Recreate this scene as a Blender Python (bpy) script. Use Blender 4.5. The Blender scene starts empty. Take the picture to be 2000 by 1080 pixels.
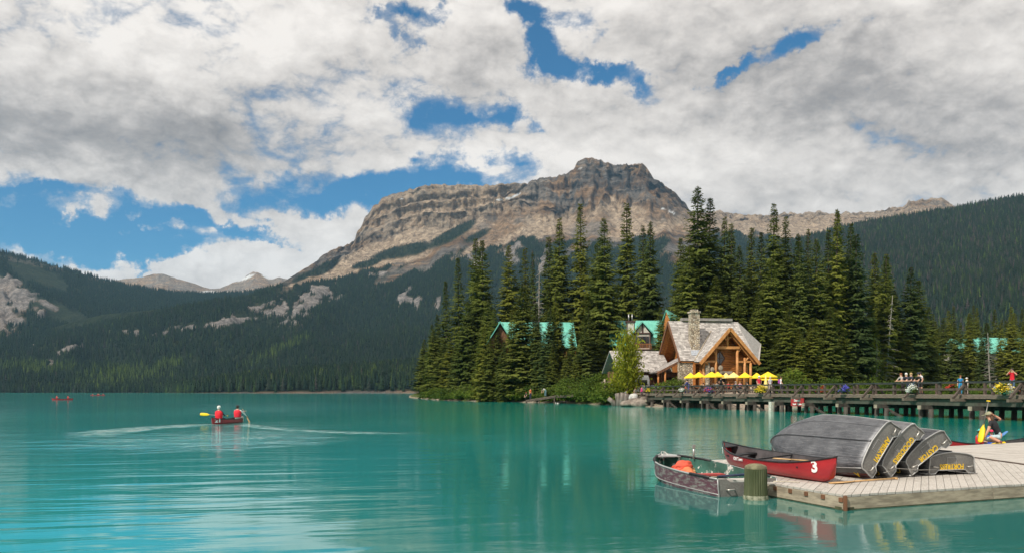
import bpy, bmesh, math, random
import numpy as np
from mathutils import Vector, Matrix
rnd = random.Random(7)
R = math.radians
sc = bpy.context.scene
COL = sc.collection

# ------------------------------------------------------------------ camera
F, HC, HY = 1700.0, 1.9, 764.5        # focal length in px of a 2000 px wide picture, eye height, horizon row
cam = bpy.data.cameras.new('camera'); camo = bpy.data.objects.new('camera', cam); COL.objects.link(camo)
camo.location = (0, 0, HC); camo.rotation_euler = (R(90), 0, 0)
cam.sensor_width = 36; cam.lens = 36 * F / 2000; cam.shift_y = (HY - 540) / 2000
cam.clip_start = 0.3; cam.clip_end = 30000
sc.camera = camo

# ------------------------------------------------------------------ world / sun / exposure
SUN_EL, SUN_AZ = 46.0, 222.0           # azimuth clockwise from +Y: behind the camera, to its left
sd = Vector((math.sin(R(SUN_AZ)) * math.cos(R(SUN_EL)), math.cos(R(SUN_AZ)) * math.cos(R(SUN_EL)), math.sin(R(SUN_EL))))
sl = bpy.data.lights.new('sun', 'SUN'); sl.energy = 3.9; sl.angle = R(0.9); sl.color = (1, 0.93, 0.82)
so = bpy.data.objects.new('sun', sl); COL.objects.link(so); so.rotation_euler = sd.to_track_quat('Z', 'Y').to_euler()
sc.view_settings.view_transform = 'Standard'; sc.view_settings.look = 'None'
sc.view_settings.exposure = 0.4; sc.view_settings.gamma = 1.0; sc.view_settings.use_curve_mapping = False
sc.render.engine = 'CYCLES'
sc.cycles.max_bounces = 6; sc.cycles.diffuse_bounces = 2; sc.cycles.glossy_bounces = 2
sc.cycles.transmission_bounces = 3; sc.cycles.transparent_max_bounces = 6; sc.cycles.volume_bounces = 0
sc.cycles.use_denoising = True
sc.cycles.caustics_reflective = False; sc.cycles.caustics_refractive = False

class NT:
    """small helper to write node trees as expressions"""
    def __init__(s, nt): s.nt = nt
    def n(s, typ, **kw):
        x = s.nt.nodes.new(typ)
        for k, v in kw.items(): setattr(x, k, v)
        return x
    def put(s, sock, v):
        if isinstance(v, bpy.types.NodeSocket): s.nt.links.new(v, sock)
        elif v is not None:
            if hasattr(sock.default_value, '__len__') and not hasattr(v, '__len__'): v = (v,) * len(sock.default_value)
            elif hasattr(sock.default_value, '__len__') and len(sock.default_value) == 4 and len(v) == 3: v = (*v, 1)
            sock.default_value = v
    def m(s, op, a, b=None, c=None, clamp=False):
        x = s.n('ShaderNodeMath', operation=op, use_clamp=clamp)
        for i, v in enumerate((a, b, c)):
            if v is not None: s.put(x.inputs[i], v)
        return x.outputs[0]
    def v(s, op, a, b=None, scale=None):
        x = s.n('ShaderNodeVectorMath', operation=op); s.put(x.inputs[0], a)
        if b is not None: s.put(x.inputs[1], b)
        if scale is not None: s.put(x.inputs['Scale'], scale)
        return x.outputs['Value'] if op in ('DOT_PRODUCT', 'LENGTH', 'DISTANCE') else x.outputs[0]
    def xyz(s, a):
        x = s.n('ShaderNodeSeparateXYZ'); s.put(x.inputs[0], a); return x.outputs
    def comb(s, a, b, c):
        x = s.n('ShaderNodeCombineXYZ')
        for i, v in enumerate((a, b, c)): s.put(x.inputs[i], v)
        return x.outputs[0]
    def noise(s, vec, scale, detail=4, rough=.55, dist=0.0, col=False, dim='3D', lac=2.0):
        x = s.n('ShaderNodeTexNoise', noise_dimensions=dim)
        if vec is not None: s.put(x.inputs['Vector'], vec)
        s.put(x.inputs['Scale'], scale); x.inputs['Detail'].default_value = detail
        x.inputs['Roughness'].default_value = rough; x.inputs['Distortion'].default_value = dist; x.inputs['Lacunarity'].default_value = lac
        return x.outputs['Color' if col else 'Fac']
    def vor(s, vec, scale, feature='F1', out='Distance', rand=1.0):
        x = s.n('ShaderNodeTexVoronoi', feature=feature)
        if vec is not None: s.put(x.inputs['Vector'], vec)
        s.put(x.inputs['Scale'], scale); x.inputs['Randomness'].default_value = rand
        return x.outputs[out]
    def ss(s, x, a, b):                                     # smoothstep a..b -> 0..1
        q = s.n('ShaderNodeMapRange', interpolation_type='SMOOTHSTEP'); s.put(q.inputs[0], x)
        q.inputs[1].default_value = a; q.inputs[2].default_value = b; return q.outputs[0]
    def mr(s, x, a, b, c, d):
        q = s.n('ShaderNodeMapRange'); s.put(q.inputs[0], x)
        for i, v in enumerate((a, b, c, d)): s.put(q.inputs[1 + i], v)
        return q.outputs[0]
    def mix(s, f, a, b, mode='MIX'):
        x = s.n('ShaderNodeMix', data_type='RGBA', blend_type=mode)
        s.put(x.inputs[0], f); s.put(x.inputs[6], a); s.put(x.inputs[7], b); return x.outputs[2]
    def ramp(s, f, stops):
        x = s.n('ShaderNodeValToRGB'); cr = x.color_ramp
        while len(cr.elements) < len(stops): cr.elements.new(0.5)
        for e, (p, c) in zip(cr.elements, stops): e.position = p; e.color = (*c, 1) if len(c) == 3 else c
        s.put(x.inputs[0], f); return x.outputs[0]

wd = bpy.data.worlds.new('World'); sc.world = wd; wd.use_nodes = True
nt = wd.node_tree; nt.nodes.clear(); N = NT(nt)
tc = N.n('ShaderNodeTexCoord'); dirv = tc.outputs['Generated']
dx, dy, dz = N.xyz(dirv)[:3]
sky = N.n('ShaderNodeTexSky', sky_type='NISHITA', sun_disc=False, sun_elevation=R(SUN_EL), sun_rotation=R(SUN_AZ))
sky.altitude = 1300; sky.air_density = 1.0; sky.dust_density = 0.6; sky.ozone_density = 1.6
# azimuth / elevation in degrees, gently warped so that cloud edges are ragged
warp = N.noise(dirv, 12.0, 6, .66, col=True)
warp2 = N.noise(dirv, 2.6, 3, .5, col=True)
wx, wy, _ = N.xyz(warp)[:3]; ux, uy, _ = N.xyz(warp2)[:3]
az = N.m('MULTIPLY', N.m('ARCTAN2', dx, dy), 57.2958)
el = N.m('MULTIPLY', N.m('ARCSINE', dz), 57.2958)
azw = N.m('ADD', az, N.m('ADD', N.m('MULTIPLY_ADD', wx, 10, -5), N.m('MULTIPLY_ADD', ux, 2, -1)))
elw = N.m('ADD', el, N.m('ADD', N.m('MULTIPLY_ADD', wy, 5.4, -2.7), N.m('MULTIPLY_ADD', uy, 1.0, -.5)))
def pae(px, py):
    x, z = (px - 1000) / F, (HY - py) / F
    return math.degrees(math.atan2(x, 1)), math.degrees(math.atan2(z, math.hypot(x, 1)))
def blob(px, py, rx, ry, rot, amp, A=azw, E=elw):
    """soft patch of sky centred in a direction; radii in tenths of a pixel-degree"""
    a0, e0 = pae(px, py); k = 57.2958 / F
    ca, sa = math.cos(R(rot)), math.sin(R(rot))
    p = N.m('SUBTRACT', A, a0); q = N.m('SUBTRACT', E, e0)
    u = N.m('MULTIPLY', N.m('ADD', N.m('MULTIPLY', p, ca), N.m('MULTIPLY', q, sa)), 1 / (rx * k))
    w = N.m('MULTIPLY', N.m('SUBTRACT', N.m('MULTIPLY', q, ca), N.m('MULTIPLY', p, sa)), 1 / (ry * k))
    r2 = N.m('ADD', N.m('MULTIPLY', u, u), N.m('MULTIPLY', w, w))
    return N.m('MULTIPLY', N.m('POWER', 2.718, N.m('MULTIPLY', r2, -0.7)), amp)
def total(lst, **k):
    o = None
    for a in lst:
        b = blob(*a, **k); o = b if o is None else N.m('ADD', o, b)
    return o
GAPS = [(90, 440, 230, 46, -8, 1.15), (330, 440, 140, 26, -6, .8), (520, 456, 110, 12, -14, .75), (650, 388, 140, 32, 10, 1.15), (900, 342, 85, 26, 5, 1.0), (780, 364, 50, 16, 5, .8),
        (850, 226, 52, 32, -10, 1.0), (985, 228, 30, 26, 0, .95), (915, 240, 36, 10, 0, .6), (1062, 85, 62, 36, -42, 1.1), (1165, 150, 75, 16, -22, .9), (1030, 20, 45, 30, -30, .7), (1130, 30, 40, 34, 0, .5),
        (1600, 80, 66, 18, 6, .95), (1463, 140, 30, 12, 20, .75), (1412, 168, 30, 8, 20, .65), (825, 12, 40, 16, 0, .75), (795, 72, 20, 30, 0, .5),
        (40, 372, 110, 8, 0, .6), (130, 548, 170, 18, -8, .9), (250, 478, 120, 14, -4, .9), (640, 474, 60, 5, -12, .6)]
PUFF = [(214, 421, 26, 15, -8, 1.6), (306, 464, 28, 9, 0, 1.5), (352, 448, 24, 9, 0, 1.4), (145, 418, 16, 12, 0, 1.3), (60, 392, 120, 22, 4, .9), (290, 427, 16, 6, 0, 1.0),
        (470, 520, 150, 34, 14, 1.3), (560, 520, 120, 50, 0, 1.0), (200, 508, 150, 12, -6, 1.3), (520, 424, 170, 20, -10, 1.0), (680, 455, 60, 30, 0, .6), (940, 300, 120, 24, 8, .4)]
layer = N.v('MULTIPLY', dirv, (1, 1, 1.7))
f1 = N.noise(layer, 5.0, 12, .60, .2)
f2 = N.noise(N.v('ADD', layer, (sd.x * .022, sd.y * .012, sd.z * .05)), 5.0, 12, .60, .2)
fd = N.noise(layer, 30.0, 8, .68, .4)
fd2 = N.noise(N.v('ADD', layer, (sd.x * .008, 0, sd.z * .014)), 30.0, 8, .68, .4)
big = N.noise(N.v('MULTIPLY', dirv, (1, 1, 2.0)), 2.3, 4, .5)
gap = total(GAPS); puff = total(PUFF)
dens = N.m('ADD', N.m('MULTIPLY_ADD', f1, 3.4, -1.7), .92)
dens = N.m('ADD', dens, N.m('MULTIPLY_ADD', fd, 1.5, -.75))
b1 = N.m('ABSOLUTE', N.m('SUBTRACT', N.noise(layer, 13.0, 2, .5, .3), .5)); b2 = N.m('ABSOLUTE', N.m('SUBTRACT', N.noise(layer, 27.0, 4, .6, .3), .5))
billow = N.m('ADD', N.m('MULTIPLY', b1, 2.0), N.m('MULTIPLY', b2, 1.4))              # rounded heads, sharp creases
fm = N.noise(layer, 15.0, 7, .62, .6)
dens = N.m('ADD', dens, N.m('MULTIPLY_ADD', billow, 1.3, -.42))
# torn veils and shreds drift through the openings
dens = N.m('ADD', dens, N.m('MULTIPLY', N.m('MULTIPLY_ADD', fm, 4.4, -2.1), N.m('MINIMUM', gap, 1.0)))
dens = N.m('ADD', N.m('SUBTRACT', dens, N.m('MULTIPLY', gap, 1.95)), puff)
cov = N.m('MULTIPLY_ADD', N.ss(dens, -.75, .35), .45, N.m('MULTIPLY', N.ss(dens, -.10, .60), .55))
# cloud tone: sunlit relief, soft grey bellies
rel = N.m('SUBTRACT', f1, f2); reld = N.m('SUBTRACT', fd, fd2)
GREY = [(20, 235, 330, 62, -6, .95), (330, 215, 300, 42, -20, .50), (380, 95, 120, 30, -25, .35), (620, 275, 200, 40, -14, .35), (1800, 170, 200, 60, -8, .62), (1780, 60, 420, 70, 0, .45), (1900, 310, 260, 60, 0, .5),
        (1560, 240, 220, 50, -10, .32), (1330, 200, 200, 50, 0, .2), (900, 110, 160, 50, 0, .22), (1330, 310, 260, 34, 0, -.12), (420, 520, 260, 36, 0, -.2), (1930, 120, 110, 28, 0, -.3)]
grey = total(GREY)
tone = N.m('ADD', N.m('MULTIPLY', rel, 1.45), N.m('MULTIPLY_ADD', big, -.85, 1.32))
tone = N.m('ADD', tone, N.m('MULTIPLY', reld, .30))
tone = N.m('ADD', tone, N.m('MULTIPLY_ADD', billow, .46, -.16))
tone = N.m('SUBTRACT', tone, N.m('MULTIPLY', grey, .58))
tone = N.m('ADD', tone, N.m('MULTIPLY_ADD', fd, .10, -.05))
ccol = N.ramp(tone, [(0.0, (1.9, 1.72, 1.62)), (.35, (3.5, 3.18, 2.96)), (.68, (5.9, 5.42, 4.98)), (1.0, (7.8, 7.25, 6.7))])
skyc = N.mix(1.0, sky.outputs[0], (.15, .56, .75, 1), 'MULTIPLY')
allc = N.mix(cov, skyc, ccol)
bg = N.n('ShaderNodeBackground'); N.put(bg.inputs[0], allc); bg.inputs[1].default_value = 0.1
wo = N.n('ShaderNodeOutputWorld'); nt.links.new(bg.outputs[0], wo.inputs[0])

# ------------------------------------------------------------------ helpers: points, noise, meshes, tags
def px2x(px, d): return (px - 1000) / F * d
def dwater(py, z=0.0): return F * (HC - z) / (py - HY)
def P(px, py, d): return Vector((px2x(px, d), d, HC + (HY - py) / F * d))
def G(px, py, z=0.0):
    d = dwater(py, z); return Vector((px2x(px, d), d, z))

def _hash(ix, iy, seed):
    h = (ix.astype(np.int64) * 374761393 + iy.astype(np.int64) * 668265263 + seed * 1442695041) & 0xFFFFFFFF
    h = ((h ^ (h >> 13)) * 1274126177) & 0xFFFFFFFF
    h = ((h ^ (h >> 15)) * 2246822519) & 0xFFFFFFFF
    return ((h ^ (h >> 16)) & 0xFFFFFF) / float(0xFFFFFF)
def vnoise(x, y, seed=0):
    x, y = np.broadcast_arrays(np.asarray(x, float), np.asarray(y, float))
    ix, iy = np.floor(x), np.floor(y); fx, fy = x - ix, y - iy
    fx = fx * fx * fx * (fx * (fx * 6 - 15) + 10); fy = fy * fy * fy * (fy * (fy * 6 - 15) + 10)
    a, b = _hash(ix, iy, seed), _hash(ix + 1, iy, seed); c, d = _hash(ix, iy + 1, seed), _hash(ix + 1, iy + 1, seed)
    return (a + (b - a) * fx) * (1 - fy) + (c + (d - c) * fx) * fy
def fbm(x, y, seed=0, oct=5, gain=.5):
    s = 0; a = 1; t = 0
    for o in range(oct):
        s = s + a * vnoise(np.asarray(x) * 2 ** o + 17.3 * o, np.asarray(y) * 2 ** o - 9.1 * o, seed + o); t += a; a *= gain
    return s / t
def ridged(x, y, seed=0, oct=5, gain=.5):
    s = 0; a = 1; t = 0
    for o in range(oct):
        s = s + a * (1 - np.abs(2 * vnoise(np.asarray(x) * 2 ** o + 7.7 * o, np.asarray(y) * 2 ** o + 3.1 * o, seed + o) - 1)); t += a; a *= gain
    return s / t

def tag(o, label=None, cat=None, group=None, kind=None):
    if label: o['label'] = label
    if cat: o['category'] = cat
    if group: o['group'] = group
    if kind: o['kind'] = kind
    return o
def link(o, parent=None):
    COL.objects.link(o)
    if parent is not None: o.parent = parent
    return o
def empty(name, loc=(0, 0, 0), rz=0, label=None, cat=None, group=None):
    o = bpy.data.objects.new(name, None); o.location = loc; o.rotation_euler = (0, 0, rz); o.empty_display_size = .1
    COL.objects.link(o); return tag(o, label, cat, group)
def mesh_np(name, verts, faces, mats, parent=None, smooth=False):
    """faces: (n,3) or (n,4) int array"""
    verts = np.asarray(verts, np.float32); faces = np.asarray(faces, np.int32); k = faces.shape[1]; n = len(faces)
    me = bpy.data.meshes.new(name); me.vertices.add(len(verts)); me.vertices.foreach_set('co', verts.ravel())
    me.loops.add(n * k); me.loops.foreach_set('vertex_index', faces.ravel())
    me.polygons.add(n); me.polygons.foreach_set('loop_start', np.arange(0, n * k, k, dtype=np.int32))
    try: me.polygons.foreach_set('loop_total', np.full(n, k, np.int32))
    except Exception: pass
    if smooth: me.polygons.foreach_set('use_smooth', np.ones(n, bool))
    me.update(calc_edges=True); me.validate()
    for m in (mats if isinstance(mats, (list, tuple)) else [mats]): me.materials.append(m)
    return link(bpy.data.objects.new(name, me), parent)
def grid_faces(nr, nc):
    i = np.arange(nr * nc).reshape(nr, nc)
    return np.stack([i[:-1, :-1], i[:-1, 1:], i[1:, 1:], i[1:, :-1]], -1).reshape(-1, 4)
def add_attr(o, name, arr):
    a = o.data.attributes.new(name, 'FLOAT', 'POINT'); a.data.foreach_set('value', np.asarray(arr, np.float32).ravel())

class MB:
    """collects shapes, builds ONE mesh object"""
    def __init__(s): s.v = []; s.f = []; s.mi = []; s.sm = []
    def add(s, vs, fs, mi=0, sm=False):
        b = len(s.v); s.v += [tuple(p) for p in vs]
        for f in fs: s.f.append([b + i for i in f]); s.mi.append(mi); s.sm.append(sm)
        return s
    def box(s, c, size, M=None, mi=0, taper=1.0):
        x, y, z = (a / 2 for a in size); vs = []
        for sz in (-1, 1):
            t = taper if sz > 0 else 1
            for sx, sy in ((-1, -1), (1, -1), (1, 1), (-1, 1)): vs.append(Vector((sx * x * t, sy * y * t, sz * z)))
        if M is not None: vs = [M @ v for v in vs]
        c = Vector(c)
        return s.add([v + c for v in vs], [(3, 2, 1, 0), (4, 5, 6, 7), (0, 1, 5, 4), (1, 2, 6, 5), (2, 3, 7, 6), (3, 0, 4, 7)], mi)
    def bar(s, a, b, w, h, mi=0, up=(0, 0, 1)):
        """rectangular beam from a to b, w across, h in the up direction"""
        a, b = Vector(a), Vector(b); d = (b - a); L = d.length; d.normalize(); up = Vector(up)
        sx = d.cross(up)
        if sx.length < 1e-4: sx = d.cross(Vector((1, 0, 0)))
        sx.normalize(); u = sx.cross(d)
        M = Matrix((sx, d, u)).transposed()
        return s.box((a + b) / 2, (w, L, h), M, mi)
    def tube(s, pts, rad, n=8, mi=0, cap=True, sm=True, closed=False):
        pts = [Vector(p) for p in pts]; m = len(pts)
        rad = [rad] * m if not hasattr(rad, '__len__') else rad
        b = len(s.v); up = Vector((0.13, 0.21, 1)); prev = None
        for i, p in enumerate(pts):
            if closed: d = (pts[(i + 1) % m] - pts[i - 1]).normalized()
            else: d = (pts[min(i + 1, m - 1)] - pts[max(i - 1, 0)]).normalized()
            x = d.cross(up if prev is None else prev)
            if x.length < 1e-3: x = d.cross(Vector((1, 0, 0)))
            x.normalize(); y = x.cross(d); prev = y
            for k in range(n):
                a = 2 * math.pi * k / n; s.v.append(tuple(p + x * (math.cos(a) * rad[i]) + y * (math.sin(a) * rad[i])))
        for i in range(m if closed else m - 1):
            j = (i + 1) % m
            for k in range(n):
                s.f.append([b + i * n + k, b + i * n + (k + 1) % n, b + j * n + (k + 1) % n, b + j * n + k]); s.mi.append(mi); s.sm.append(sm)
        if cap and not closed:
            s.f.append([b + k for k in range(n)][::-1]); s.mi.append(mi); s.sm.append(False)
            s.f.append([b + (m - 1) * n + k for k in range(n)]); s.mi.append(mi); s.sm.append(False)
        return s
    def loft(s, rings, mi=0, sm=True, closed=False, cap=False):
        b = len(s.v); n = len(rings[0])
        for r in rings: s.v += [tuple(p) for p in r]
        for i in range(len(rings) - 1):
            for k in range(n if closed else n - 1):
                s.f.append([b + i * n + k, b + i * n + (k + 1) % n, b + (i + 1) * n + (k + 1) % n, b + (i + 1) * n + k]); s.mi.append(mi); s.sm.append(sm)
        if cap:
            s.f.append([b + k for k in range(n)][::-1]); s.mi.append(mi); s.sm.append(False)
            s.f.append([b + (len(rings) - 1) * n + k for k in range(n)]); s.mi.append(mi); s.sm.append(False)
        return s
    def slab(s, poly, nrm, th, mi=0):
        """prism: polygon extruded by th along -nrm"""
        n = len(poly); a = [Vector(p) for p in poly]; o = Vector(nrm).normalized() * th
        return s.add(a + [p - o for p in a], [list(range(n)), [n + i for i in range(n)][::-1]] + [[i, n + i, n + (i + 1) % n, (i + 1) % n] for i in range(n)], mi)
    def ell(s, c, r, nu=10, nv=7, mi=0, M=None, v0=0.0, v1=1.0):
        c = Vector(c); rings = []
        for i in range(nv + 1):
            t = math.pi * (v0 + (v1 - v0) * i / nv)
            ring = []
            for k in range(nu):
                a = 2 * math.pi * k / nu
                p = Vector((math.sin(t) * math.cos(a) * r[0], math.sin(t) * math.sin(a) * r[1], math.cos(t) * r[2]))
                ring.append(c + (M @ p if M is not None else p))
            rings.append(ring)
        return s.loft(rings, mi, True, True)
    def build(s, name, mats, parent=None, fix=True):
        me = bpy.data.meshes.new(name); me.from_pydata([tuple(v) for v in s.v], [], s.f)
        for m in (mats if isinstance(mats, (list, tuple)) else [mats]): me.materials.append(m)
        me.polygons.foreach_set('material_index', s.mi); me.polygons.foreach_set('use_smooth', s.sm)
        me.update()
        if fix:
            bm = bmesh.new(); bm.from_mesh(me); bmesh.ops.recalc_face_normals(bm, faces=bm.faces); bm.to_mesh(me); bm.free()
        return link(bpy.data.objects.new(name, me), parent)

def material(name, col, rough=.7, metal=0.0, var=0.25, scale=6.0, col2=None, bump=0.0, bscale=30.0, coords='Object', stretch=(1, 1, 1), spec=.4, detail=5):
    m = bpy.data.materials.new(name); m.use_nodes = True; t = m.node_tree; t.nodes.clear(); N = NT(t)
    tc = N.n('ShaderNodeTexCoord'); vec = tc.outputs[coords]
    oi = N.n('ShaderNodeObjectInfo')
    vec = N.v('ADD', N.v('MULTIPLY', vec, stretch), N.comb(N.m('MULTIPLY', oi.outputs['Random'], 37.0), N.m('MULTIPLY', oi.outputs['Random'], 91.0), 0.0))
    f = N.noise(vec, scale, detail, .6)
    c2 = col2 if col2 else tuple(c * (1 - var) for c in col)
    c1 = col if col2 else tuple(min(1, c * (1 + var * .6)) for c in col)
    c = N.mix(N.ss(f, .32, .68), c2, c1)
    p = N.n('ShaderNodeBsdfPrincipled'); N.put(p.inputs['Base Color'], c); p.inputs['Roughness'].default_value = rough
    p.inputs['Metallic'].default_value = metal; p.inputs['Specular IOR Level'].default_value = spec
    if bump > 0:
        b = N.n('ShaderNodeBump'); b.inputs['Strength'].default_value = bump; b.inputs['Distance'].default_value = .02
        N.put(b.inputs['Height'], N.noise(vec, bscale, 4, .6)); t.links.new(b.outputs[0], p.inputs['Normal'])
    o = N.n('ShaderNodeOutputMaterial'); t.links.new(p.outputs[0], o.inputs[0])
    m['_p'] = 1
    return m
def nodes_of(m):
    t = m.node_tree; p = next(n for n in t.nodes if n.type == 'BSDF_PRINCIPLED'); return NT(t), p

# ================================================================== LARGE STRUCTURE: mountains, lake, forests
ip = lambda x, pts: np.interp(x, [p[0] for p in pts], [p[1] for p in pts])
def ell_mask(px, py, lst):
    o = np.full(np.broadcast(px, py).shape, -3.0)
    for (cx, cy, rx, ry, rot) in lst:
        a, b = px - cx, py - cy; c, s = math.cos(R(rot)), math.sin(R(rot))
        u = (a * c + b * s) / rx; w = (b * c - a * s) / ry
        o = np.maximum(o, 1 - np.sqrt(u * u + w * w))
    return o

def rock_material():
    m = bpy.data.materials.new('mountain_rock'); m.use_nodes = True; t = m.node_tree; t.nodes.clear(); N = NT(t)
    geo = N.n('ShaderNodeNewGeometry'); pos = geo.outputs['Position']; nz = N.xyz(geo.outputs['Normal'])[2]
    at = lambda n: N.n('ShaderNodeAttribute', attribute_name=n).outputs['Fac']
    x, y, z = N.xyz(pos)[:3]
    wob = N.noise(pos, .006, 4, .6)
    zz = N.m('ADD', z, N.m('ADD', N.m('MULTIPLY', wob, 22), N.m('MULTIPLY', x, .03)))
    strata = N.noise(N.comb(N.m('MULTIPLY', x, .0016), N.m('MULTIPLY', y, .0016), N.m('MULTIPLY', zz, .06)), 1.0, 6, .7)
    streak = N.noise(N.v('MULTIPLY', pos, (.05, .03, .006)), 1.0, 7, .72)
    patch = N.noise(pos, .0075, 6, .62)
    warm = N.mix(N.ss(strata, .36, .64), (.155, .092, .050), (.37, .24, .135))
    cool = N.mix(N.ss(strata, .36, .64), (.088, .080, .074), (.24, .215, .19))
    rock = N.mix(N.ss(patch, .42, .58), warm, cool)
    rock = N.mix(N.m('MULTIPLY', N.ss(streak, .50, .66), .72), rock, (.042, .037, .035))
    rock = N.mix(N.m('MULTIPLY', N.ss(streak, .44, .30), .35), rock, (.34, .27, .19))
    fine = N.noise(pos, .05, 6, .7)
    scree = N.mix(N.ss(fine, .3, .7), (.38, .285, .20), (.58, .46, .335))
    c = N.mix(N.m('MULTIPLY', at('scree'), N.mr(fine, .2, .8, .75, 1)), rock, scree)
    pale = N.mix(N.ss(streak, .35, .65), (.17, .16, .155), (.42, .385, .36))
    c = N.mix(at('pale'), c, pale)
    c = N.mix(1.0, c, N.mix(N.ss(fine, .25, .75), (.58, .58, .58), (1.28, 1.28, 1.28)), 'MULTIPLY')
    veg = N.mix(N.ss(N.noise(pos, .03, 5, .65), .3, .7), (.014, .026, .015), (.034, .050, .022))
    c = N.mix(at('forest'), c, veg)
    c = N.mix(at('snow'), c, (.75, .78, .8))
    p = N.n('ShaderNodeBsdfPrincipled'); N.put(p.inputs['Base Color'], c); p.inputs['Roughness'].default_value = .95; p.inputs['Specular IOR Level'].default_value = .1
    b = N.n('ShaderNodeBump'); b.inputs['Strength'].default_value = .9; b.inputs['Distance'].default_value = 26
    h = N.m('ADD', N.m('MULTIPLY', strata, .7), N.m('ADD', N.m('MULTIPLY', streak, 1.5), N.m('MULTIPLY', N.noise(pos, .022, 9, .74), 1.5)))
    N.put(b.inputs['Height'], h); t.links.new(b.outputs[0], p.inputs['Normal'])
    o = N.n('ShaderNodeOutputMaterial'); t.links.new(p.outputs[0], o.inputs[0]); return m
ROCK = rock_material()

def to_world(px, d): return (px - 1000) / F * d, d
def z_of(py, d): return HC + (HY - py) / F * d

def terrain(name, px, D, Z, attrs):
    """px (nc,), D,Z (nr,nc): mesh whose vertices stand at column direction px, ground distance D, height Z"""
    X = (px[None, :] - 1000) / F * D
    v = np.stack([X, D, Z], -1).reshape(-1, 3)
    o = mesh_np(name, v, grid_faces(*D.shape), ROCK, smooth=True); tag(o, kind='structure')
    for k in ('forest', 'scree', 'pale', 'snow'): add_attr(o, k, attrs.get(k, np.zeros(D.shape)))
    return o
sst = lambda x, a, b: (lambda t: t * t * (3 - 2 * t))(np.clip((x - a) / (b - a), 0, 1))

# ---- the big flat-topped mountain with its forested skirts
ncol = 860
px = np.linspace(-260, 2300, ncol)
RIDGE = [(-260, 712), (0, 672), (100, 640), (200, 614), (300, 605), (400, 590), (480, 578), (545, 556), (560, 546), (600, 522), (640, 494), (664, 486), (682, 481), (692, 472), (697, 454), (707, 443), (712, 425), (722, 416), (728, 403), (739, 399), (746, 387), (765, 381), (800, 372),
         (850, 361), (900, 363), (1000, 362), (1030, 359), (1036, 352), (1058, 350), (1090, 346), (1122, 333), (1127, 319), (1140, 312), (1150, 310), (1168, 313), (1190, 323), (1225, 323), (1258, 322), (1266, 334), (1276, 350), (1300, 362), (1322, 380), (1346, 412),
         (1400, 416), (1450, 422), (1500, 421), (1560, 421), (1600, 414), (1640, 421), (1700, 415), (1764, 408), (1776, 396), (1800, 391), (1842, 389), (1862, 404), (1900, 430), (2000, 450), (2300, 480)]
BASE = [(-260, 716), (0, 676), (400, 594), (545, 559), (600, 540), (650, 520), (690, 496), (740, 470), (800, 452), (880, 442), (950, 424), (1000, 412), (1040, 410), (1070, 428), (1110, 424), (1150, 412), (1180, 396), (1220, 398), (1260, 402), (1300, 408), (1346, 424), (1400, 432), (1500, 438), (1700, 432), (1800, 420), (1900, 445), (2300, 500)]
TREE = [(-260, 718), (0, 680), (400, 598), (545, 564), (600, 552), (650, 548), (700, 534), (745, 524), (790, 514), (830, 506), (865, 474), (900, 464), (945, 486), (980, 478), (1005, 470), (1050, 463), (1100, 463), (1200, 474), (1300, 455), (1400, 452), (1500, 458), (1600, 474), (1700, 474), (1900, 480), (2300, 540)]
yr = ip(px, RIDGE) + 3.6 * (fbm(px * .16, px * 0, 5, 5, .6) - .5) * 2 * sst(px, 540, 640)
yb = np.maximum(ip(px, BASE) + 10 * (fbm(px * .03, px * 0, 8, 4) - .5), yr + 3); yt = np.maximum(ip(px, TREE) + 14 * (fbm(px * .05, px * 0, 9, 4) - .5) * sst(px, 540, 700), yb + 3)
ld = sst(px, 380, 760)                                    # left spur is nearer than the summit wall
rd = sst(px, 1290, 1420)                                  # and the bare ridge on its right stands further off
dt = 2150 + 850 * ld + 250 * rd; db = dt + 60 + 260 * ld + 250 * rd; dr = db + 60 + 170 * ld + 260 * rd
d0 = 1480 + 0 * px
n1, n2, n3, n4 = 110, 34, 104, 16
rows = []
T = np.linspace(0, 1, n1, endpoint=False)[:, None]
zt, zb, zr = z_of(yt, dt), z_of(yb, db), z_of(yr, dr)
D1 = d0 + (dt - d0) * T; Z1 = -2 + (zt + 2) * (0.55 * T + .45 * T ** 1.6)
und = (fbm(px[None, :] * .010, T * 4 + 0 * px, 21, 5) - .5) * 2
Z1 = Z1 + und * 55 * np.sin(np.pi * T) ** .8
T2 = np.linspace(0, 1, n2, endpoint=False)[:, None]
D2 = dt + (db - dt) * T2; Z2 = zt + (zb - zt) * (T2 ** 1.25)
T3 = np.linspace(0, 1, n3)[:, None]
lw = np.exp(-((px - 860) / 170.0) ** 4)
ledge = T3 + .03 * lw * np.sin(2 * np.pi * (T3 * 4.0 + 1.2 * fbm(px[None, :] * .006, T3 * 1.0, 31, 3))) * np.sin(np.pi * T3)
D3 = db + (dr - db) * np.clip(ledge, 0, 1); Z3 = zb + (zr - zb) * T3
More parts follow.
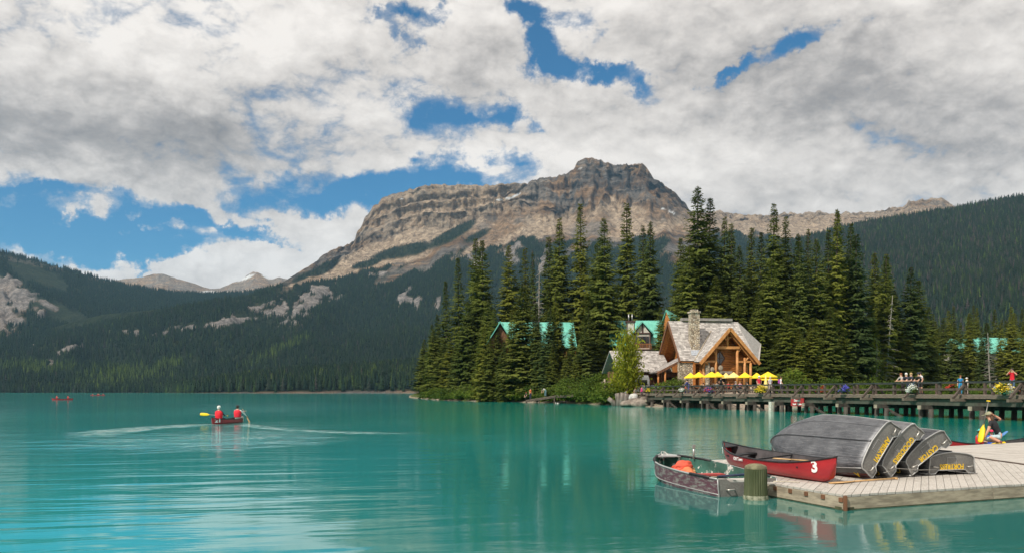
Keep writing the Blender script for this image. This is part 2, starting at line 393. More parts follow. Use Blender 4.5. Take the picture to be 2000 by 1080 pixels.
#                 # stepped benches on the left shoulder, sheer wall on the right
tb = np.clip(T3 + .06 * (fbm(px[None, :] * .012, T3 * 0, 33, 4) - .5), 0, 1)
step = .06 * tb + .30 * sst(tb, .24, .34) + .22 * sst(tb, .52, .60) + .42 * sst(tb, .84, 1.0)
D3 = D3 + lw * (dr - db) * .95 * (step - T3)
T4 = np.linspace(0, 1, n4 + 1)[1:, None]
D4 = dr + 1300 * T4; Z4 = zr - (zr * .55) * T4 ** 1.3
D = np.vstack([D1, D2, D3, D4]); Z = np.vstack([Z1, Z2, Z3, Z4]); nr = len(D)
rowt = np.concatenate([T[:, 0], 1 + T2[:, 0], 2 + T3[:, 0], 3 + T4[:, 0]])[:, None]
PX = np.broadcast_to(px[None, :], D.shape)
wallm = sst(rowt, 1.6, 2.05) * (1 - sst(rowt, 2.92, 3.05)) * sst(PX, 560, 700)
ribs = ridged(PX * .028 + 3 * fbm(PX * .01, rowt * 2, 44, 3), rowt * .55, 41, 5, .55)
ribf = ridged(PX * .10, rowt * 1.5, 47, 4, .55)
D = D - wallm * (110 * (ribs - .5) + 60 * (ribf - .5) + 60 * (ridged(PX * .055 + 2 * fbm(PX * .02, rowt, 48, 3), rowt * .8, 49, 4, .6) - .5)) * (1 - .62 * lw)
skirt = sst(rowt, 1.0, 1.25) * (1 - sst(rowt, 1.9, 2.1)) * ld
Z = Z + skirt * (ridged(PX * .035 + rowt * 1.2, rowt * .7, 51, 4) - .62) * 38
Z = Z + sst(rowt, .85, 1.0) * (1 - sst(rowt, 2.9, 3.0)) * (fbm(PX * .05, rowt * 9, 55, 4) - .5) * 22 * np.maximum(ld, .35)
PY = HY - (Z - HC) / D * F
gul = fbm(PX * .02 + (PY - 500) * .022, PY * .012, 61, 5)
forest = sst(1.02 - rowt + .55 * (gul - .5) * (.25 + ld), 0, .10)
GREENS = [(790, 492, 70, 14, -12), (880, 462, 70, 14, -28), (930, 462, 40, 9, -25), (632, 524, 34, 10, -26), (590, 540, 30, 7, -25), (716, 516, 34, 7, -15)]
forest = np.maximum(forest, sst(ell_mask(PX, PY, GREENS) + .9 * (gul - .5), .0, .35) * .95)
forest = forest * (1 - sst(rowt, 2.25, 2.5) * ld)
forest = np.maximum(forest, 1 - sst(PX + 60 * (gul - .5), 520, 575))
OUT = [(600, 595, 60, 26, -30), (540, 606, 70, 12, -14), (625, 570, 28, 13, 10), (430, 634, 72, 7, -8), (375, 640, 40, 6, -5), (322, 650, 22, 10, -25), (250, 650, 40, 6, 0), (135, 684, 32, 11, -18), (792, 582, 16, 22, 20), (815, 590, 8, 16, 15), (855, 598, 8, 14, 10), (745, 535, 30, 5, -8), (1000, 500, 16, 30, 30), (930, 512, 20, 18, 40), (55, 668, 42, 14, -30), (100, 712, 22, 8, 40), (510, 600, 46, 8, -18), (460, 627, 60, 6, -8), (1060, 520, 14, 34, 20)]
gn = fbm(PX * .09, PY * .13, 71, 4)
outc = sst(ell_mask(PX, PY, OUT) + 2.4 * (gn - .5), .22, .46) * (rowt < 1.05)
forest = forest * (1 - outc)
Z = Z + outc * (rowt < 1.05) * 8 * (ridged(PX * .2, PY * .1, 77, 3) - .3)
slopey = np.gradient(Z, axis=0) / np.maximum(np.abs(np.gradient(D, axis=0)), 4)
scree = np.clip(sst(rowt, 1.0, 1.15) * (1 - sst(rowt + .35 * (ribs - .5), 1.92, 2.12)), 0, 1) * (.25 + .75 * sst(fbm(PX * .018 + PY * .02, PY * .01, 81, 4), .38, .56))
scree = np.maximum(scree, wallm * .75 * sst(1.15 - slopey, 0, .5) * lw) * (1 - forest)
scree = np.maximum(scree, rd * sst(rowt, 1, 1.3) * .8 * (1 - forest) * (1 - .6 * sst(ell_mask(PX, PY, [(1815, 398, 46, 9, 0)]), 0, .2)))
talus = sst(ell_mask(PX, PY, [(1195, 402, 20, 20, 0), (1215, 425, 40, 30, 50), (1165, 412, 26, 8, -30), (1245, 410, 22, 9, 25), (1070, 440, 70, 22, -20), (985, 470, 60, 8, -32), (900, 500, 70, 7, -32), (860, 415, 70, 9, -5), (960, 395, 60, 6, -12)]) + .5 * (gn - .5), 0, .25)
scree = np.maximum(scree, talus * (1 - forest) * .95)
snow = sst(ell_mask(PX, PY, [(975, 391, 8, 2.2, 0), (992, 388, 5, 3, 0), (1006, 383, 14, 2.5, -28), (1312, 415, 9, 2, 30), (1132, 330, 4, 1.6, -20), (785, 389, 4, 1.6, 0), (1295, 408, 5, 1.5, 20)]), 0, .3)
MT = dict(D=D.copy(), Z=Z.copy(), forest=forest.copy(), PX=PX, rowt=rowt)
terrain('mountain', px, D, Z, dict(forest=forest, scree=scree, pale=outc * .9, snow=snow))

# ---- hill on the left side of the lake
pxl = np.linspace(-420, 760, 300)
yl = ip(pxl, [(-420, 440), (-200, 452), (0, 492), (60, 506), (120, 524), (200, 546), (260, 560), (330, 570), (400, 575), (470, 572), (560, 560), (640, 552), (760, 560)]) + 3 * (fbm(pxl * .06, pxl * 0, 91, 4) - .5)
TL = np.linspace(0, 1, 130)[:, None]
dl0 = 1700 + 0 * pxl; dlr = 3000 + 1.0 * np.clip(pxl, -400, 700)
zl = z_of(yl, dlr)
DL = np.vstack([dl0 + (dlr - dl0) * TL, dlr + 900 * np.linspace(.1, 1, 10)[:, None]])
ZL = np.vstack([-2 + (zl + 2) * (TL ** 1.15), zl * (1 - .5 * np.linspace(.1, 1, 10)[:, None])])
PL = np.broadcast_to(pxl[None, :], DL.shape); rt = np.concatenate([TL[:, 0], 1 + np.linspace(.1, 1, 10)])[:, None]
ZL = ZL + (fbm(PL * .012, rt * 5, 95, 5) - .5) * 60 * np.sin(np.pi * np.clip(rt, 0, 1))
PYL = HY - (ZL - HC) / DL * F
gl = fbm(PL * .05, PYL * .06, 97, 5)
slide = sst(ell_mask(PL, PYL, [(25, 578, 80, 28, 22), (95, 598, 36, 9, 25), (0, 612, 50, 26, 28), (-80, 600, 140, 50, 10)]) + 1.6 * (gl - .5), .06, .28)
slide = np.maximum(slide, .35 * sst(ell_mask(PL, PYL, [(50, 512, 90, 6, 12), (190, 548, 60, 4, 14)]) + 1.2 * (gl - .5), .05, .4))
brush = sst(ell_mask(PL, PYL, [(110, 610, 90, 22, 20), (80, 545, 60, 16, 20), (60, 530, 50, 14, 20)]) + .8 * (gl - .5), 0, .3) * (1 - slide)
ZL = ZL + slide * (ridged(PL * .06, PYL * .05, 99, 4) - .5) * 30
terrain('hill', pxl, DL, ZL, dict(forest=1 - slide, pale=slide * .8))
LH = dict(D=DL, Z=ZL, forest=(1 - slide) * (1 - .9 * brush), PX=PL, rowt=rt)

# ---- hill on the right
pxr = np.linspace(1250, 2700, 330)
yrr = ip(pxr, [(1250, 600), (1400, 520), (1560, 470), (1650, 446), (1700, 436), (1760, 426), (1860, 410), (1930, 397), (2000, 386), (2200, 352), (2700, 330)]) + 4 * (fbm(pxr * .05, pxr * 0, 101, 4) - .5)
TR = np.linspace(0, 1, 110)[:, None]; TB = np.linspace(.1, 1, 10)[:, None]
drr = 2300 - .25 * (pxr - 1600); dr0 = 900 + 0 * pxr; zrr = z_of(yrr, drr)
DR = np.vstack([dr0 + (drr - dr0) * TR, drr + 900 * TB]); ZR = np.vstack([3 + (zrr - 3) * TR ** 1.1, zrr * (1 - .5 * TB)])
PR = np.broadcast_to(pxr[None, :], DR.shape); rr_ = np.concatenate([TR[:, 0], 1 + TB[:, 0]])[:, None]
ZR = ZR + (fbm(PR * .010, rr_ * 5, 105, 5) - .5) * 50 * np.sin(np.pi * np.clip(rr_, 0, 1))
terrain('hill', pxr, DR, ZR, dict(forest=np.ones(DR.shape)))
RH = dict(D=DR, Z=ZR, forest=np.ones(DR.shape), PX=PR, rowt=rr_)

# ---- bare peaks far behind the lake
pxf = np.linspace(120, 700, 260)
yf = ip(pxf, [(120, 575), (220, 548), (250, 544), (275, 542), (300, 535), (320, 535), (345, 544), (380, 554), (410, 564), (430, 563), (455, 552), (472, 547), (482, 538), (494, 531), (504, 532), (515, 538), (530, 546), (545, 541), (560, 545), (600, 560), (700, 580)]) + 1.6 * (fbm(pxf * .15, pxf * 0, 111, 4) - .5)
TF = np.linspace(0, 1, 60)[:, None]
dfr = 6200 + 0 * pxf; df0 = 4600 + 0 * pxf; zf = z_of(yf, dfr)
DF = np.vstack([df0 + (dfr - df0) * TF, dfr + 500 * TB]); ZF = np.vstack([200 + (zf - 200) * TF, zf * (1 - .4 * TB)])
PF = np.broadcast_to(pxf[None, :], DF.shape); rf = np.concatenate([TF[:, 0], 1 + TB[:, 0]])[:, None]
ZF = ZF + (ridged(PF * .05, rf * 3, 115, 5) - .6) * 70 * np.sin(np.pi * np.clip(rf, 0, 1)) ** .5
PYF = HY - (ZF - HC) / DF * F
snf = sst(ell_mask(PF, PYF, [(482, 542, 16, 2.6, -24), (520, 541, 9, 2, 24), (408, 570, 14, 2, 0), (440, 572, 12, 1.5, 0)]) + .4 * (fbm(PF * .2, PYF * .2, 117, 3) - .5), -.35, .1)
terrain('far_peaks', pxf, DF, ZF, dict(scree=.35 * np.ones(DF.shape), snow=snf))

# ---- low wooded spur and flat shore at the head of the lake
pxs = np.linspace(-420, 2500, 300)
hs = ip(pxs, [(-420, 3), (330, 3), (370, 3), (430, 9), (520, 16), (620, 22), (720, 27), (830, 33), (1000, 40), (1300, 40), (2500, 30)])
ds = ip(pxs, [(-420, 1480), (320, 1480), (380, 1230), (500, 1120), (2500, 1000)])
TS = np.linspace(0, 1, 40)[:, None]
DS = ds + 420 * TS; ZS = -.6 + (hs + 1.2) * np.sin(np.pi * .5 * np.clip(TS * 2.2, 0, 1)) + 1.0 * sst(TS, 0, .1)
PS = np.broadcast_to(pxs[None, :], DS.shape)
terrain('shore', pxs, DS, ZS, dict(forest=sst(TS, .02, .05) + 0 * DS, pale=.3 * (1 - sst(TS, .02, .05)) + 0 * DS))
SH = dict(D=DS, Z=ZS, forest=sst(TS, .01, .04) + 0 * DS, PX=PS, rowt=TS)

# ---- the lake
def water_material():  # milky glacial water
    m = bpy.data.materials.new('lake_water'); m.use_nodes = True; t = m.node_tree; t.nodes.clear(); N = NT(t)
    geo = N.n('ShaderNodeNewGeometry'); pos = geo.outputs['Position']; x, y, z = N.xyz(pos)[:3]
    big = N.noise(N.v('MULTIPLY', pos, (.02, .012, 0)), 1.0, 3, .5)
    # pale silt over the shallows at the head of the lake; colour greener near the grove, darker and greyer round the dock
    deep = N.mix(N.ss(big, .35, .65), (.001, .250, .256), (.002, .310, .292))
    near = N.m('MULTIPLY', N.ss(x, -7.0, 3.0), N.m('SUBTRACT', 1.0, N.ss(y, 13.0, 36.0)))
    c = N.mix(N.m('MULTIPLY', near, .85), deep, (.014, .112, .092))
    green = N.m('MULTIPLY', N.ss(x, -25.0, 5.0), N.ss(y, 25.0, 60.0))
    c = N.mix(N.m('MULTIPLY', green, N.m('SUBTRACT', .75, N.m('MULTIPLY', N.ss(y, 300., 600.), .75))), c, (.001, .275, .195))
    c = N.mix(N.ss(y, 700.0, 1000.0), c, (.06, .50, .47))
    # ripples: swells, cat's-paws and chop of several sizes, lying across a light breeze and drifting off it
    rot = N.comb(N.m('ADD', N.m('MULTIPLY', x, .97), N.m('MULTIPLY', y, .22)), N.m('SUBTRACT', N.m('MULTIPLY', y, .97), N.m('MULTIPLY', x, .22)), 0.0)
    w1 = N.noise(N.v('MULTIPLY', rot, (.55, 1.7, 0)), 1.0, 3, .5, .9)
    w2 = N.noise(N.v('MULTIPLY', pos, (1.9, 5.0, 0)), 1.0, 4, .58, .8)
    w3 = N.noise(N.v('MULTIPLY', rot, (.13, .36, 0)), 1.0, 2, .5, .5)
    paws = N.ss(N.noise(N.v('MULTIPLY', pos, (.045, .025, 0)), 1.0, 3, .55), .36, .64)
    calm = N.m('MAXIMUM', N.ss(N.v('LENGTH', N.v('SUBTRACT', pos, (4.5, 15.0, 0.0))), 3.0, 16.0), N.m('MULTIPLY', N.ss(y, 12.4, 10.2), .9))
    amp = N.m('MULTIPLY', N.m('MULTIPLY_ADD', paws, .7, .40), N.m('MULTIPLY_ADD', calm, .82, .18))
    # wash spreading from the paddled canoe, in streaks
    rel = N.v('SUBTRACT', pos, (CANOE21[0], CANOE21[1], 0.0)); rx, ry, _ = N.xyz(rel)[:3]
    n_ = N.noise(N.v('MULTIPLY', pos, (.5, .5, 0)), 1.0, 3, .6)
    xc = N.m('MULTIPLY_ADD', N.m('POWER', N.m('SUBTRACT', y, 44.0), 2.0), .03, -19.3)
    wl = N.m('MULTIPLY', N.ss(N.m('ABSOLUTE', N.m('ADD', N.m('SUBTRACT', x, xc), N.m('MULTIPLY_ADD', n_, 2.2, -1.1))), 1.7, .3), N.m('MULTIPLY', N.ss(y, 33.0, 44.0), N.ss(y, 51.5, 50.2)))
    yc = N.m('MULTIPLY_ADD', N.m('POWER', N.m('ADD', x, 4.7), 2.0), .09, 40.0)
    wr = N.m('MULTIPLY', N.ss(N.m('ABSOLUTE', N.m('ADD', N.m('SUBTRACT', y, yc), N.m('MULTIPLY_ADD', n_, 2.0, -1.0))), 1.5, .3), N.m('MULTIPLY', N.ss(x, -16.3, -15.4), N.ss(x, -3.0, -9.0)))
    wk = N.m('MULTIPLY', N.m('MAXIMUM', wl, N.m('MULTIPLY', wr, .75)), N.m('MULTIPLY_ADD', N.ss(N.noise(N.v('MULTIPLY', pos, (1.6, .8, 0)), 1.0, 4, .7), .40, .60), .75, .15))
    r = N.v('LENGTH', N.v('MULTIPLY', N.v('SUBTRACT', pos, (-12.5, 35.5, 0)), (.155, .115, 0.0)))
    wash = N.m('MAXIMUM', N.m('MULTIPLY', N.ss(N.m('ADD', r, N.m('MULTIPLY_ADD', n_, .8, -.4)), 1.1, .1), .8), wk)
    # slower broad swell under the open sky nearer the camera
    front = N.m('MULTIPLY', N.ss(N.m('ADD', x, N.m('MULTIPLY_ADD', n_, 2.0, -1.0)), 1.5, -2.5), N.m('SUBTRACT', 1.0, N.ss(y, 19.0, 36.0)))
    amp = N.m('MULTIPLY', amp, N.m('MULTIPLY_ADD', front, -.8, 1.0))
    h = N.m('ADD', N.m('MULTIPLY', w1, .050), N.m('ADD', N.m('MULTIPLY', w2, .015), N.m('MULTIPLY', w3, .13)))
    h = N.m('MULTIPLY', h, N.m('MULTIPLY', amp, .5))
    h = N.m('ADD', h, N.m('MULTIPLY', N.m('MULTIPLY', N.noise(N.v('MULTIPLY', rot, (.20, .95, 0)), 1.0, 2, .42, .7), front), .024))
    h = N.m('ADD', h, N.m('MULTIPLY', N.m('MULTIPLY', N.noise(N.v('MULTIPLY', rot, (.7, 2.6, 0)), 1.0, 2, .5, .8), front), .0035))
    h = N.m('ADD', h, N.m('MULTIPLY', N.m('MULTIPLY', N.noise(N.v('MULTIPLY', pos, (.7, 1.1, 0)), 1.0, 4, .65, .6), wash), .20))
    glint_n = N.noise(N.v('MULTIPLY', pos, (.7, 1.0, 0)), 1.0, 5, .7)
    wake_glint = N.m('MAXIMUM', N.m('MULTIPLY', N.ss(glint_n, .54, .62), N.m('MULTIPLY', wash, .8)), N.m('MULTIPLY', N.ss(glint_n, .34, .54), wk))  # bright sky mirrored in the wake ripples, painted as pale streaks into the colour
    c = N.mix(wake_glint, c, (.66, .78, .76))
    b = N.n('ShaderNodeBump'); b.inputs['Strength'].default_value = 1.0; b.inputs['Distance'].default_value = 1.0; N.put(b.inputs['Height'], h)
    p = N.n('ShaderNodeBsdfPrincipled'); N.put(p.inputs['Base Color'], c); p.inputs['Roughness'].default_value = .06
    p.inputs['IOR'].default_value = 1.33; p.inputs['Specular IOR Level'].default_value = 1.0
    t.links.new(b.outputs[0], p.inputs['Normal'])
    o = N.n('ShaderNodeOutputMaterial'); t.links.new(p.outputs[0], o.inputs[0]); return m
CANOE21 = G(440, 826)
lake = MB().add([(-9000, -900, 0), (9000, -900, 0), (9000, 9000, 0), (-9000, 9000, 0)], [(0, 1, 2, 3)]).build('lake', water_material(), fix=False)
tag(lake, kind='structure')

# ---- far woods: thousands of small conifers nobody could count, one object each stand
def leaf_material(name, dark, light, trans=.25, scale=.6, inst=False, hue=.25):
    m = bpy.data.materials.new(name); m.use_nodes = True; t = m.node_tree; t.nodes.clear(); N = NT(t)
    oi = N.n('ShaderNodeObjectInfo'); tc = N.n('ShaderNodeTexCoord')
    f = N.noise(tc.outputs['Object'], scale, 4, .6)
    c = N.mix(N.ss(f, .3, .7), dark, light)
    rn = oi.outputs['Random']
    c = N.mix(N.m('MULTIPLY', N.ss(rn, .5, 1.0), hue), c, (light[0] * 1.28, light[1] * 1.12, light[2] * .8))
    c = N.mix(N.m('MULTIPLY', N.ss(rn, .5, 0.0), hue), c, (dark[0] * .8, dark[1] * 1.0, dark[2] * 1.5))
    if inst:
        a = N.n('ShaderNodeAttribute', attribute_name='tint', attribute_type='INSTANCER').outputs['Fac']
        c = N.mix(N.ss(a, .5, 1.0), c, (.085, .125, .030)); c = N.mix(N.ss(a, .5, 0.0), c, (.075, .062, .060))
    d = N.n('ShaderNodeBsdfDiffuse'); N.put(d.inputs[0], c); tr = N.n('ShaderNodeBsdfTranslucent'); N.put(tr.inputs[0], c)
    mx = N.n('ShaderNodeMixShader'); mx.inputs[0].default_value = trans; t.links.new(d.outputs[0], mx.inputs[1]); t.links.new(tr.outputs[0], mx.inputs[2])
    o = N.n('ShaderNodeOutputMaterial'); t.links.new(mx.outputs[0], o.inputs[0]); return m

def tiny_conifer(seed, w=.17):
    r = random.Random(seed); mb = MB(); n = 7; L = 9
    for i in range(L):
        z0 = .06 + .86 * i / L; z1 = z0 + .2 * (1 - .45 * i / L); rad = w * (1 - i / L) ** .85 + .012
        vs = [(0, 0, min(1, z1))]; o = r.random() * 6
        for k in range(n):
            a = o + 2 * math.pi * k / n + r.uniform(-.2, .2); q = rad * r.uniform(.55, 1.15)
            vs.append((q * math.cos(a), q * math.sin(a), z0 + r.uniform(-.02, .03)))
        mb.add(vs, [(0, 1 + k, 1 + (k + 1) % n) for k in range(n)])
    mb.add([(-.012, 0, 0), (.012, 0, 0), (0, .012, 0), (0, 0, .5)], [(0, 1, 3), (1, 2, 3), (2, 0, 3)])
    return mb
FAR_LEAF = leaf_material('far_needles', (.009, .020, .015), (.026, .044, .024), .15, 1.5, True)
protos = bpy.data.collections.new('woodland')
for i in range(5):
    mb = tiny_conifer(i, (.12, .15, .17, .14, .2)[i])
    me = bpy.data.meshes.new('conifer'); me.from_pydata(mb.v, [], mb.f); me.materials.append(FAR_LEAF); me.update()
    protos.objects.link(bpy.data.objects.new('conifer', me))
gn_cache = {}
def forest_gn():
    g = bpy.data.node_groups.new('scatter', 'GeometryNodeTree')
    g.interface.new_socket('Geometry', in_out='INPUT', socket_type='NodeSocketGeometry'); g.interface.new_socket('Geometry', in_out='OUTPUT', socket_type='NodeSocketGeometry')
    n = g.nodes.new; gi = n('NodeGroupInput'); go = n('NodeGroupOutput'); ci = n('GeometryNodeCollectionInfo'); ci.inputs['Collection'].default_value = protos
    ci.inputs['Separate Children'].default_value = True; ci.inputs['Reset Children'].default_value = True
    ins = n('GeometryNodeInstanceOnPoints'); ins.inputs['Pick Instance'].default_value = True
    at = n('GeometryNodeInputNamedAttribute'); at.data_type = 'FLOAT_VECTOR'; at.inputs['Name'].default_value = 'size'
    ar = n('GeometryNodeInputNamedAttribute'); ar.data_type = 'FLOAT_VECTOR'; ar.inputs['Name'].default_value = 'turn'
    ai = n('GeometryNodeInputNamedAttribute'); ai.data_type = 'INT'; ai.inputs['Name'].default_value = 'which'
    L = g.links.new
    L(gi.outputs[0], ins.inputs['Points']); L(ci.outputs[0], ins.inputs['Instance']); L(at.outputs[0], ins.inputs['Scale']); L(ar.outputs[0], ins.inputs['Rotation']); L(ai.outputs[0], ins.inputs['Instance Index'])
    L(ins.outputs[0], go.inputs[0]); return g
SCATTER = forest_gn()
def woods(name, pts, hts, tint, label):
    n = len(pts); rg = np.random.default_rng(n)
    me = bpy.data.meshes.new(name); me.vertices.add(n); me.vertices.foreach_set('co', np.asarray(pts, np.float32).ravel()); me.update()
    o = link(bpy.data.objects.new(name, me)); tag(o, label, 'forest', kind='stuff')
    wd_ = hts * rg.uniform(.85, 1.25, n)
    a = me.attributes.new('size', 'FLOAT_VECTOR', 'POINT'); a.data.foreach_set('vector', np.stack([wd_, wd_, hts], -1).astype(np.float32).ravel())
    a = me.attributes.new('turn', 'FLOAT_VECTOR', 'POINT'); a.data.foreach_set('vector', np.stack([rg.normal(0, .03, n), rg.normal(0, .03, n), rg.uniform(0, 6.28, n)], -1).astype(np.float32).ravel())
    a = me.attributes.new('which', 'INT', 'POINT'); a.data.foreach_set('value', rg.integers(0, 5, n).astype(np.int32))
    add_attr(o, 'tint', tint)
    md = o.modifiers.new('scatter', 'NODES'); md.node_group = SCATTER
    return o
def sample(T_, n, rmax, seed, thr=.5, pxr=None):
    """random places on a terrain grid, even over its ground area"""
    rg = np.random.default_rng(seed); D, Z, Fo, PXx = T_['D'], T_['Z'], T_['forest'], np.asarray(T_['PX'])
    nr, nc = D.shape; rt_ = np.broadcast_to(T_['rowt'], D.shape)
    X = (PXx - 1000) / F * D
    area = np.hypot(D[1:, :-1] - D[:-1, :-1], Z[1:, :-1] - Z[:-1, :-1]) * np.abs(X[:-1, 1:] - X[:-1, :-1])
    w = area * np.clip(Fo[:-1, :-1] - thr + .5, 0, 1) ** 2 * (rt_[:-1, :-1] < rmax)
    if pxr: w = w * (PXx[:-1, :-1] > pxr[0]) * (PXx[:-1, :-1] < pxr[1])
    c = np.cumsum(w.ravel()); k = np.searchsorted(c, rg.random(n) * c[-1]); i, j = np.unravel_index(np.clip(k, 0, w.size - 1), w.shape)
    u, v = rg.random(n), rg.random(n)
    bil = lambda A: A[i, j] * (1 - u) * (1 - v) + A[i + 1, j] * u * (1 - v) + A[i, j + 1] * (1 - u) * v + A[i + 1, j + 1] * u * v
    return np.stack([bil(X), bil(D), bil(Z) - .6], -1), bil(Fo), rg
pt, fo, rg = sample(MT, 80000, 2.2, 1, pxr=(-60, 1950))
ppx = 1000 + pt[:, 0] / pt[:, 1] * F; ppy = HY - (pt[:, 2] - HC) / pt[:, 1] * F
tint = .5 + rg.normal(0, .10, len(pt)) +   .26 * sst(ell_mask(ppx, ppy, [(240, 738, 120, 26, -4), (330, 715, 60, 14, -20), (540, 690, 90, 14, -25), (80, 722, 100, 16, 0)]) + .5 * (rg.random(len(pt)) - .5), 0, .6)  # ellipses put sunlit patches of the slope into the tree colour
hts = rg.uniform(11, 18, len(pt)) * (.55 + .45 * np.clip(fo, 0, 1)) * (1 - .35 * sst(pt[:, 2], 330, 560))
woods('forest', pt, hts, tint, 'dark blue-green conifer forest covering the lower slopes of the flat-topped mountain')
pt, fo, rg = sample(LH, 26000, 1.02, 2, pxr=(-70, 700))
woods('forest', pt, rg.uniform(13, 20, len(pt)) * (.5 + .5 * np.clip(fo, 0, 1)), .5 + rg.normal(0, .07, len(pt)), 'dark conifer forest on the far hillside beside the grey rockslide')
pt, fo, rg = sample(RH, 30000, 1.03, 3, pxr=(1280, 2080))
woods('forest', pt, rg.uniform(11, 19, len(pt)), .5 + rg.normal(0, .14, len(pt)) - .22 * (rg.random(len(pt)) < .22) + .12 * sst(-pt[:, 2], -200, 0), 'conifer forest mixed with grey dead trees on the hillside behind the bridge')
pt, fo, rg = sample(SH, 15000, .8, 4, pxr=(-60, 1150))
lo = 1000 + pt[:, 0] / pt[:, 1] * F < 370
woods('forest', pt, np.where(lo, rg.uniform(9, 20, len(pt)), rg.uniform(14, 24, len(pt))), .5 + rg.normal(0, .12, len(pt)) + np.where(lo, .08, .03), 'strip of small conifers standing along the far shoreline at the head of the lake')


# ---- the air between here and the mountains
def haze(density):
    mb = MB().box((0, 4000, 700), (18400, 10400, 1410))
    m = bpy.data.materials.new('haze_air'); m.use_nodes = True; t = m.node_tree; t.nodes.clear()
    v = t.nodes.new('ShaderNodeVolumePrincipled'); v.inputs['Density'].default_value = density; v.inputs['Color'].default_value = (.36, .68, 1.0, 1); v.inputs['Anisotropy'].default_value = .25
    o = t.nodes.new('ShaderNodeOutputMaterial'); t.links.new(v.outputs[0], o.inputs['Volume'])
    tag(mb.build('haze', m), kind='stuff')
haze(4.8e-5)
# ================================================================== the wooded point, bridge, lodge and houses
wood = material('weathered_wood', (.15, .115, .09), .85, var=.35, scale=5, stretch=(1, 1, 4), bump=.3)
rail_wood = material('rail_wood', (.085, .062, .050), .85, var=.4, scale=4, bump=.3)
dark_rail = material('tarred_rail', (.030, .036, .034), .7, var=.4, scale=3)
pile_wood = material('pile_wood', (.060, .050, .042), .85, var=.5, scale=3, stretch=(1, 1, .4), bump=.4)
mossy = material('mossy_beam', (.075, .082, .062), .85, col2=(.05, .045, .036), scale=2.5, bump=.3)
pale_wood = material('pale_cut_wood', (.30, .25, .19), .8, var=.3, scale=5)
deck_wood = material('bridge_deck', (.36, .29, .24), .85, var=.25, scale=3, stretch=(4, 1, 1))
SHORE = [(800, 285), (812, 258), (830, 230), (860, 196), (900, 180), (950, 170), (1000, 161), (1060, 150), (1120, 139), (1180, 128), (1212, 117), (1262, 110.5), (1300, 108), (1400, 103), (1480, 101), (1540, 104), (1590, 118), (1690, 140), (1850, 162), (2050, 172), (2500, 172), (2500, 600), (900, 640), (800, 420)]
SPOLY = np.array([(px2x(p, d), d) for p, d in SHORE])
def shore_sd(x, y):
    """distance to the shoreline, positive on land"""
    x, y = np.asarray(x, float), np.asarray(y, float); best = np.full(x.shape, 1e9); ins = np.zeros(x.shape, bool); n = len(SPOLY)
    for i in range(n):
        (ax, ay), (bx, by) = SPOLY[i], SPOLY[(i + 1) % n]
        t = np.clip(((x - ax) * (bx - ax) + (y - ay) * (by - ay)) / ((bx - ax) ** 2 + (by - ay) ** 2), 0, 1)
        best = np.minimum(best, np.hypot(x - ax - t * (bx - ax), y - ay - t * (by - ay)))
        c = (ay > y) != (by > y); xi = ax + (y - ay) / (by - ay + 1e-12) * (bx - ax); ins ^= c & (x < xi)
    return np.where(ins, best, -best)
def ground_z(x, y):
    d = shore_sd(x, y); x = np.asarray(x, float); y = np.asarray(y, float)
    z = np.where(d > 0, 1.72 * (1 - np.exp(-np.maximum(d, 0) / 3.2)) + .008 * np.maximum(d - 12, 0), np.maximum(-1.2, d * .3))
    z = z + .45 * sst(x, 19.5, 22) * (1 - sst(x, 35, 38)) * sst(y, 103.5, 106.5) * (1 - sst(y, 114, 116.5))
    return z + .22 * (fbm(x * .35, y * .35, 201, 4) - .5) * sst(d, -2, 1) * (1 - .8 * sst(d, 6, 10))
gx = np.arange(-62, 330, 1.5); gx2, gy2 = np.meshgrid(gx, np.concatenate([np.arange(92, 190, 1.0), np.arange(190, 640, 4.0)]))
gz = ground_z(gx2, gy2)
def ground_material():
    m = bpy.data.materials.new('point_ground'); m.use_nodes = True; t = m.node_tree; t.nodes.clear(); N = NT(t)
    pos = N.n('ShaderNodeNewGeometry').outputs['Position']; x, y, z = N.xyz(pos)[:3]
    f = N.noise(pos, .8, 6, .65); f2 = N.noise(pos, .13, 3, .5); f3 = N.noise(pos, 4.0, 4, .7)
    grass = N.mix(N.ss(f, .3, .7), (.032, .045, .014), (.075, .095, .028))
    dirt = N.mix(N.ss(f3, .3, .7), (.16, .125, .095), (.36, .30, .24))
    # trodden gravel by the bridge end and along the drive, bare stones at the waterline
    path = N.m('SUBTRACT', 1.0, N.ss(N.v('LENGTH', N.v('MULTIPLY', N.v('SUBTRACT', pos, (18.5, 116.5, 1.5)), (.8, .55, 0))), 2.5, 5.5))
    bank = N.m('SUBTRACT', 1.0, N.ss(z, .12, .45))
    terr = N.m('MULTIPLY', N.ss(x, 20.0, 22.0), N.m('MULTIPLY', N.m('SUBTRACT', 1.0, N.ss(x, 36.0, 38.0)), N.m('SUBTRACT', 1.0, N.ss(y, 121.0, 124.0))))
    a = N.m('MAXIMUM', N.m('MAXIMUM', path, terr), N.m('MULTIPLY', bank, N.ss(f2, .35, .6)))
    c = N.mix(a, grass, dirt)
    p = N.n('ShaderNodeBsdfPrincipled'); N.put(p.inputs['Base Color'], c); p.inputs['Roughness'].default_value = .95; p.inputs['Specular IOR Level'].default_value = .1
    b = N.n('ShaderNodeBump'); b.inputs['Distance'].default_value = .1; N.put(b.inputs['Height'], f3); t.links.new(b.outputs[0], p.inputs['Normal'])
    o = N.n('ShaderNodeOutputMaterial'); t.links.new(p.outputs[0], o.inputs[0]); return m
ground = mesh_np('ground', np.stack([gx2, gy2, gz], -1).reshape(-1, 3), grid_faces(*gx2.shape), ground_material(), smooth=True); tag(ground, kind='structure')
def gz1(x, y): return float(ground_z(np.array([x]), np.array([y]))[0])

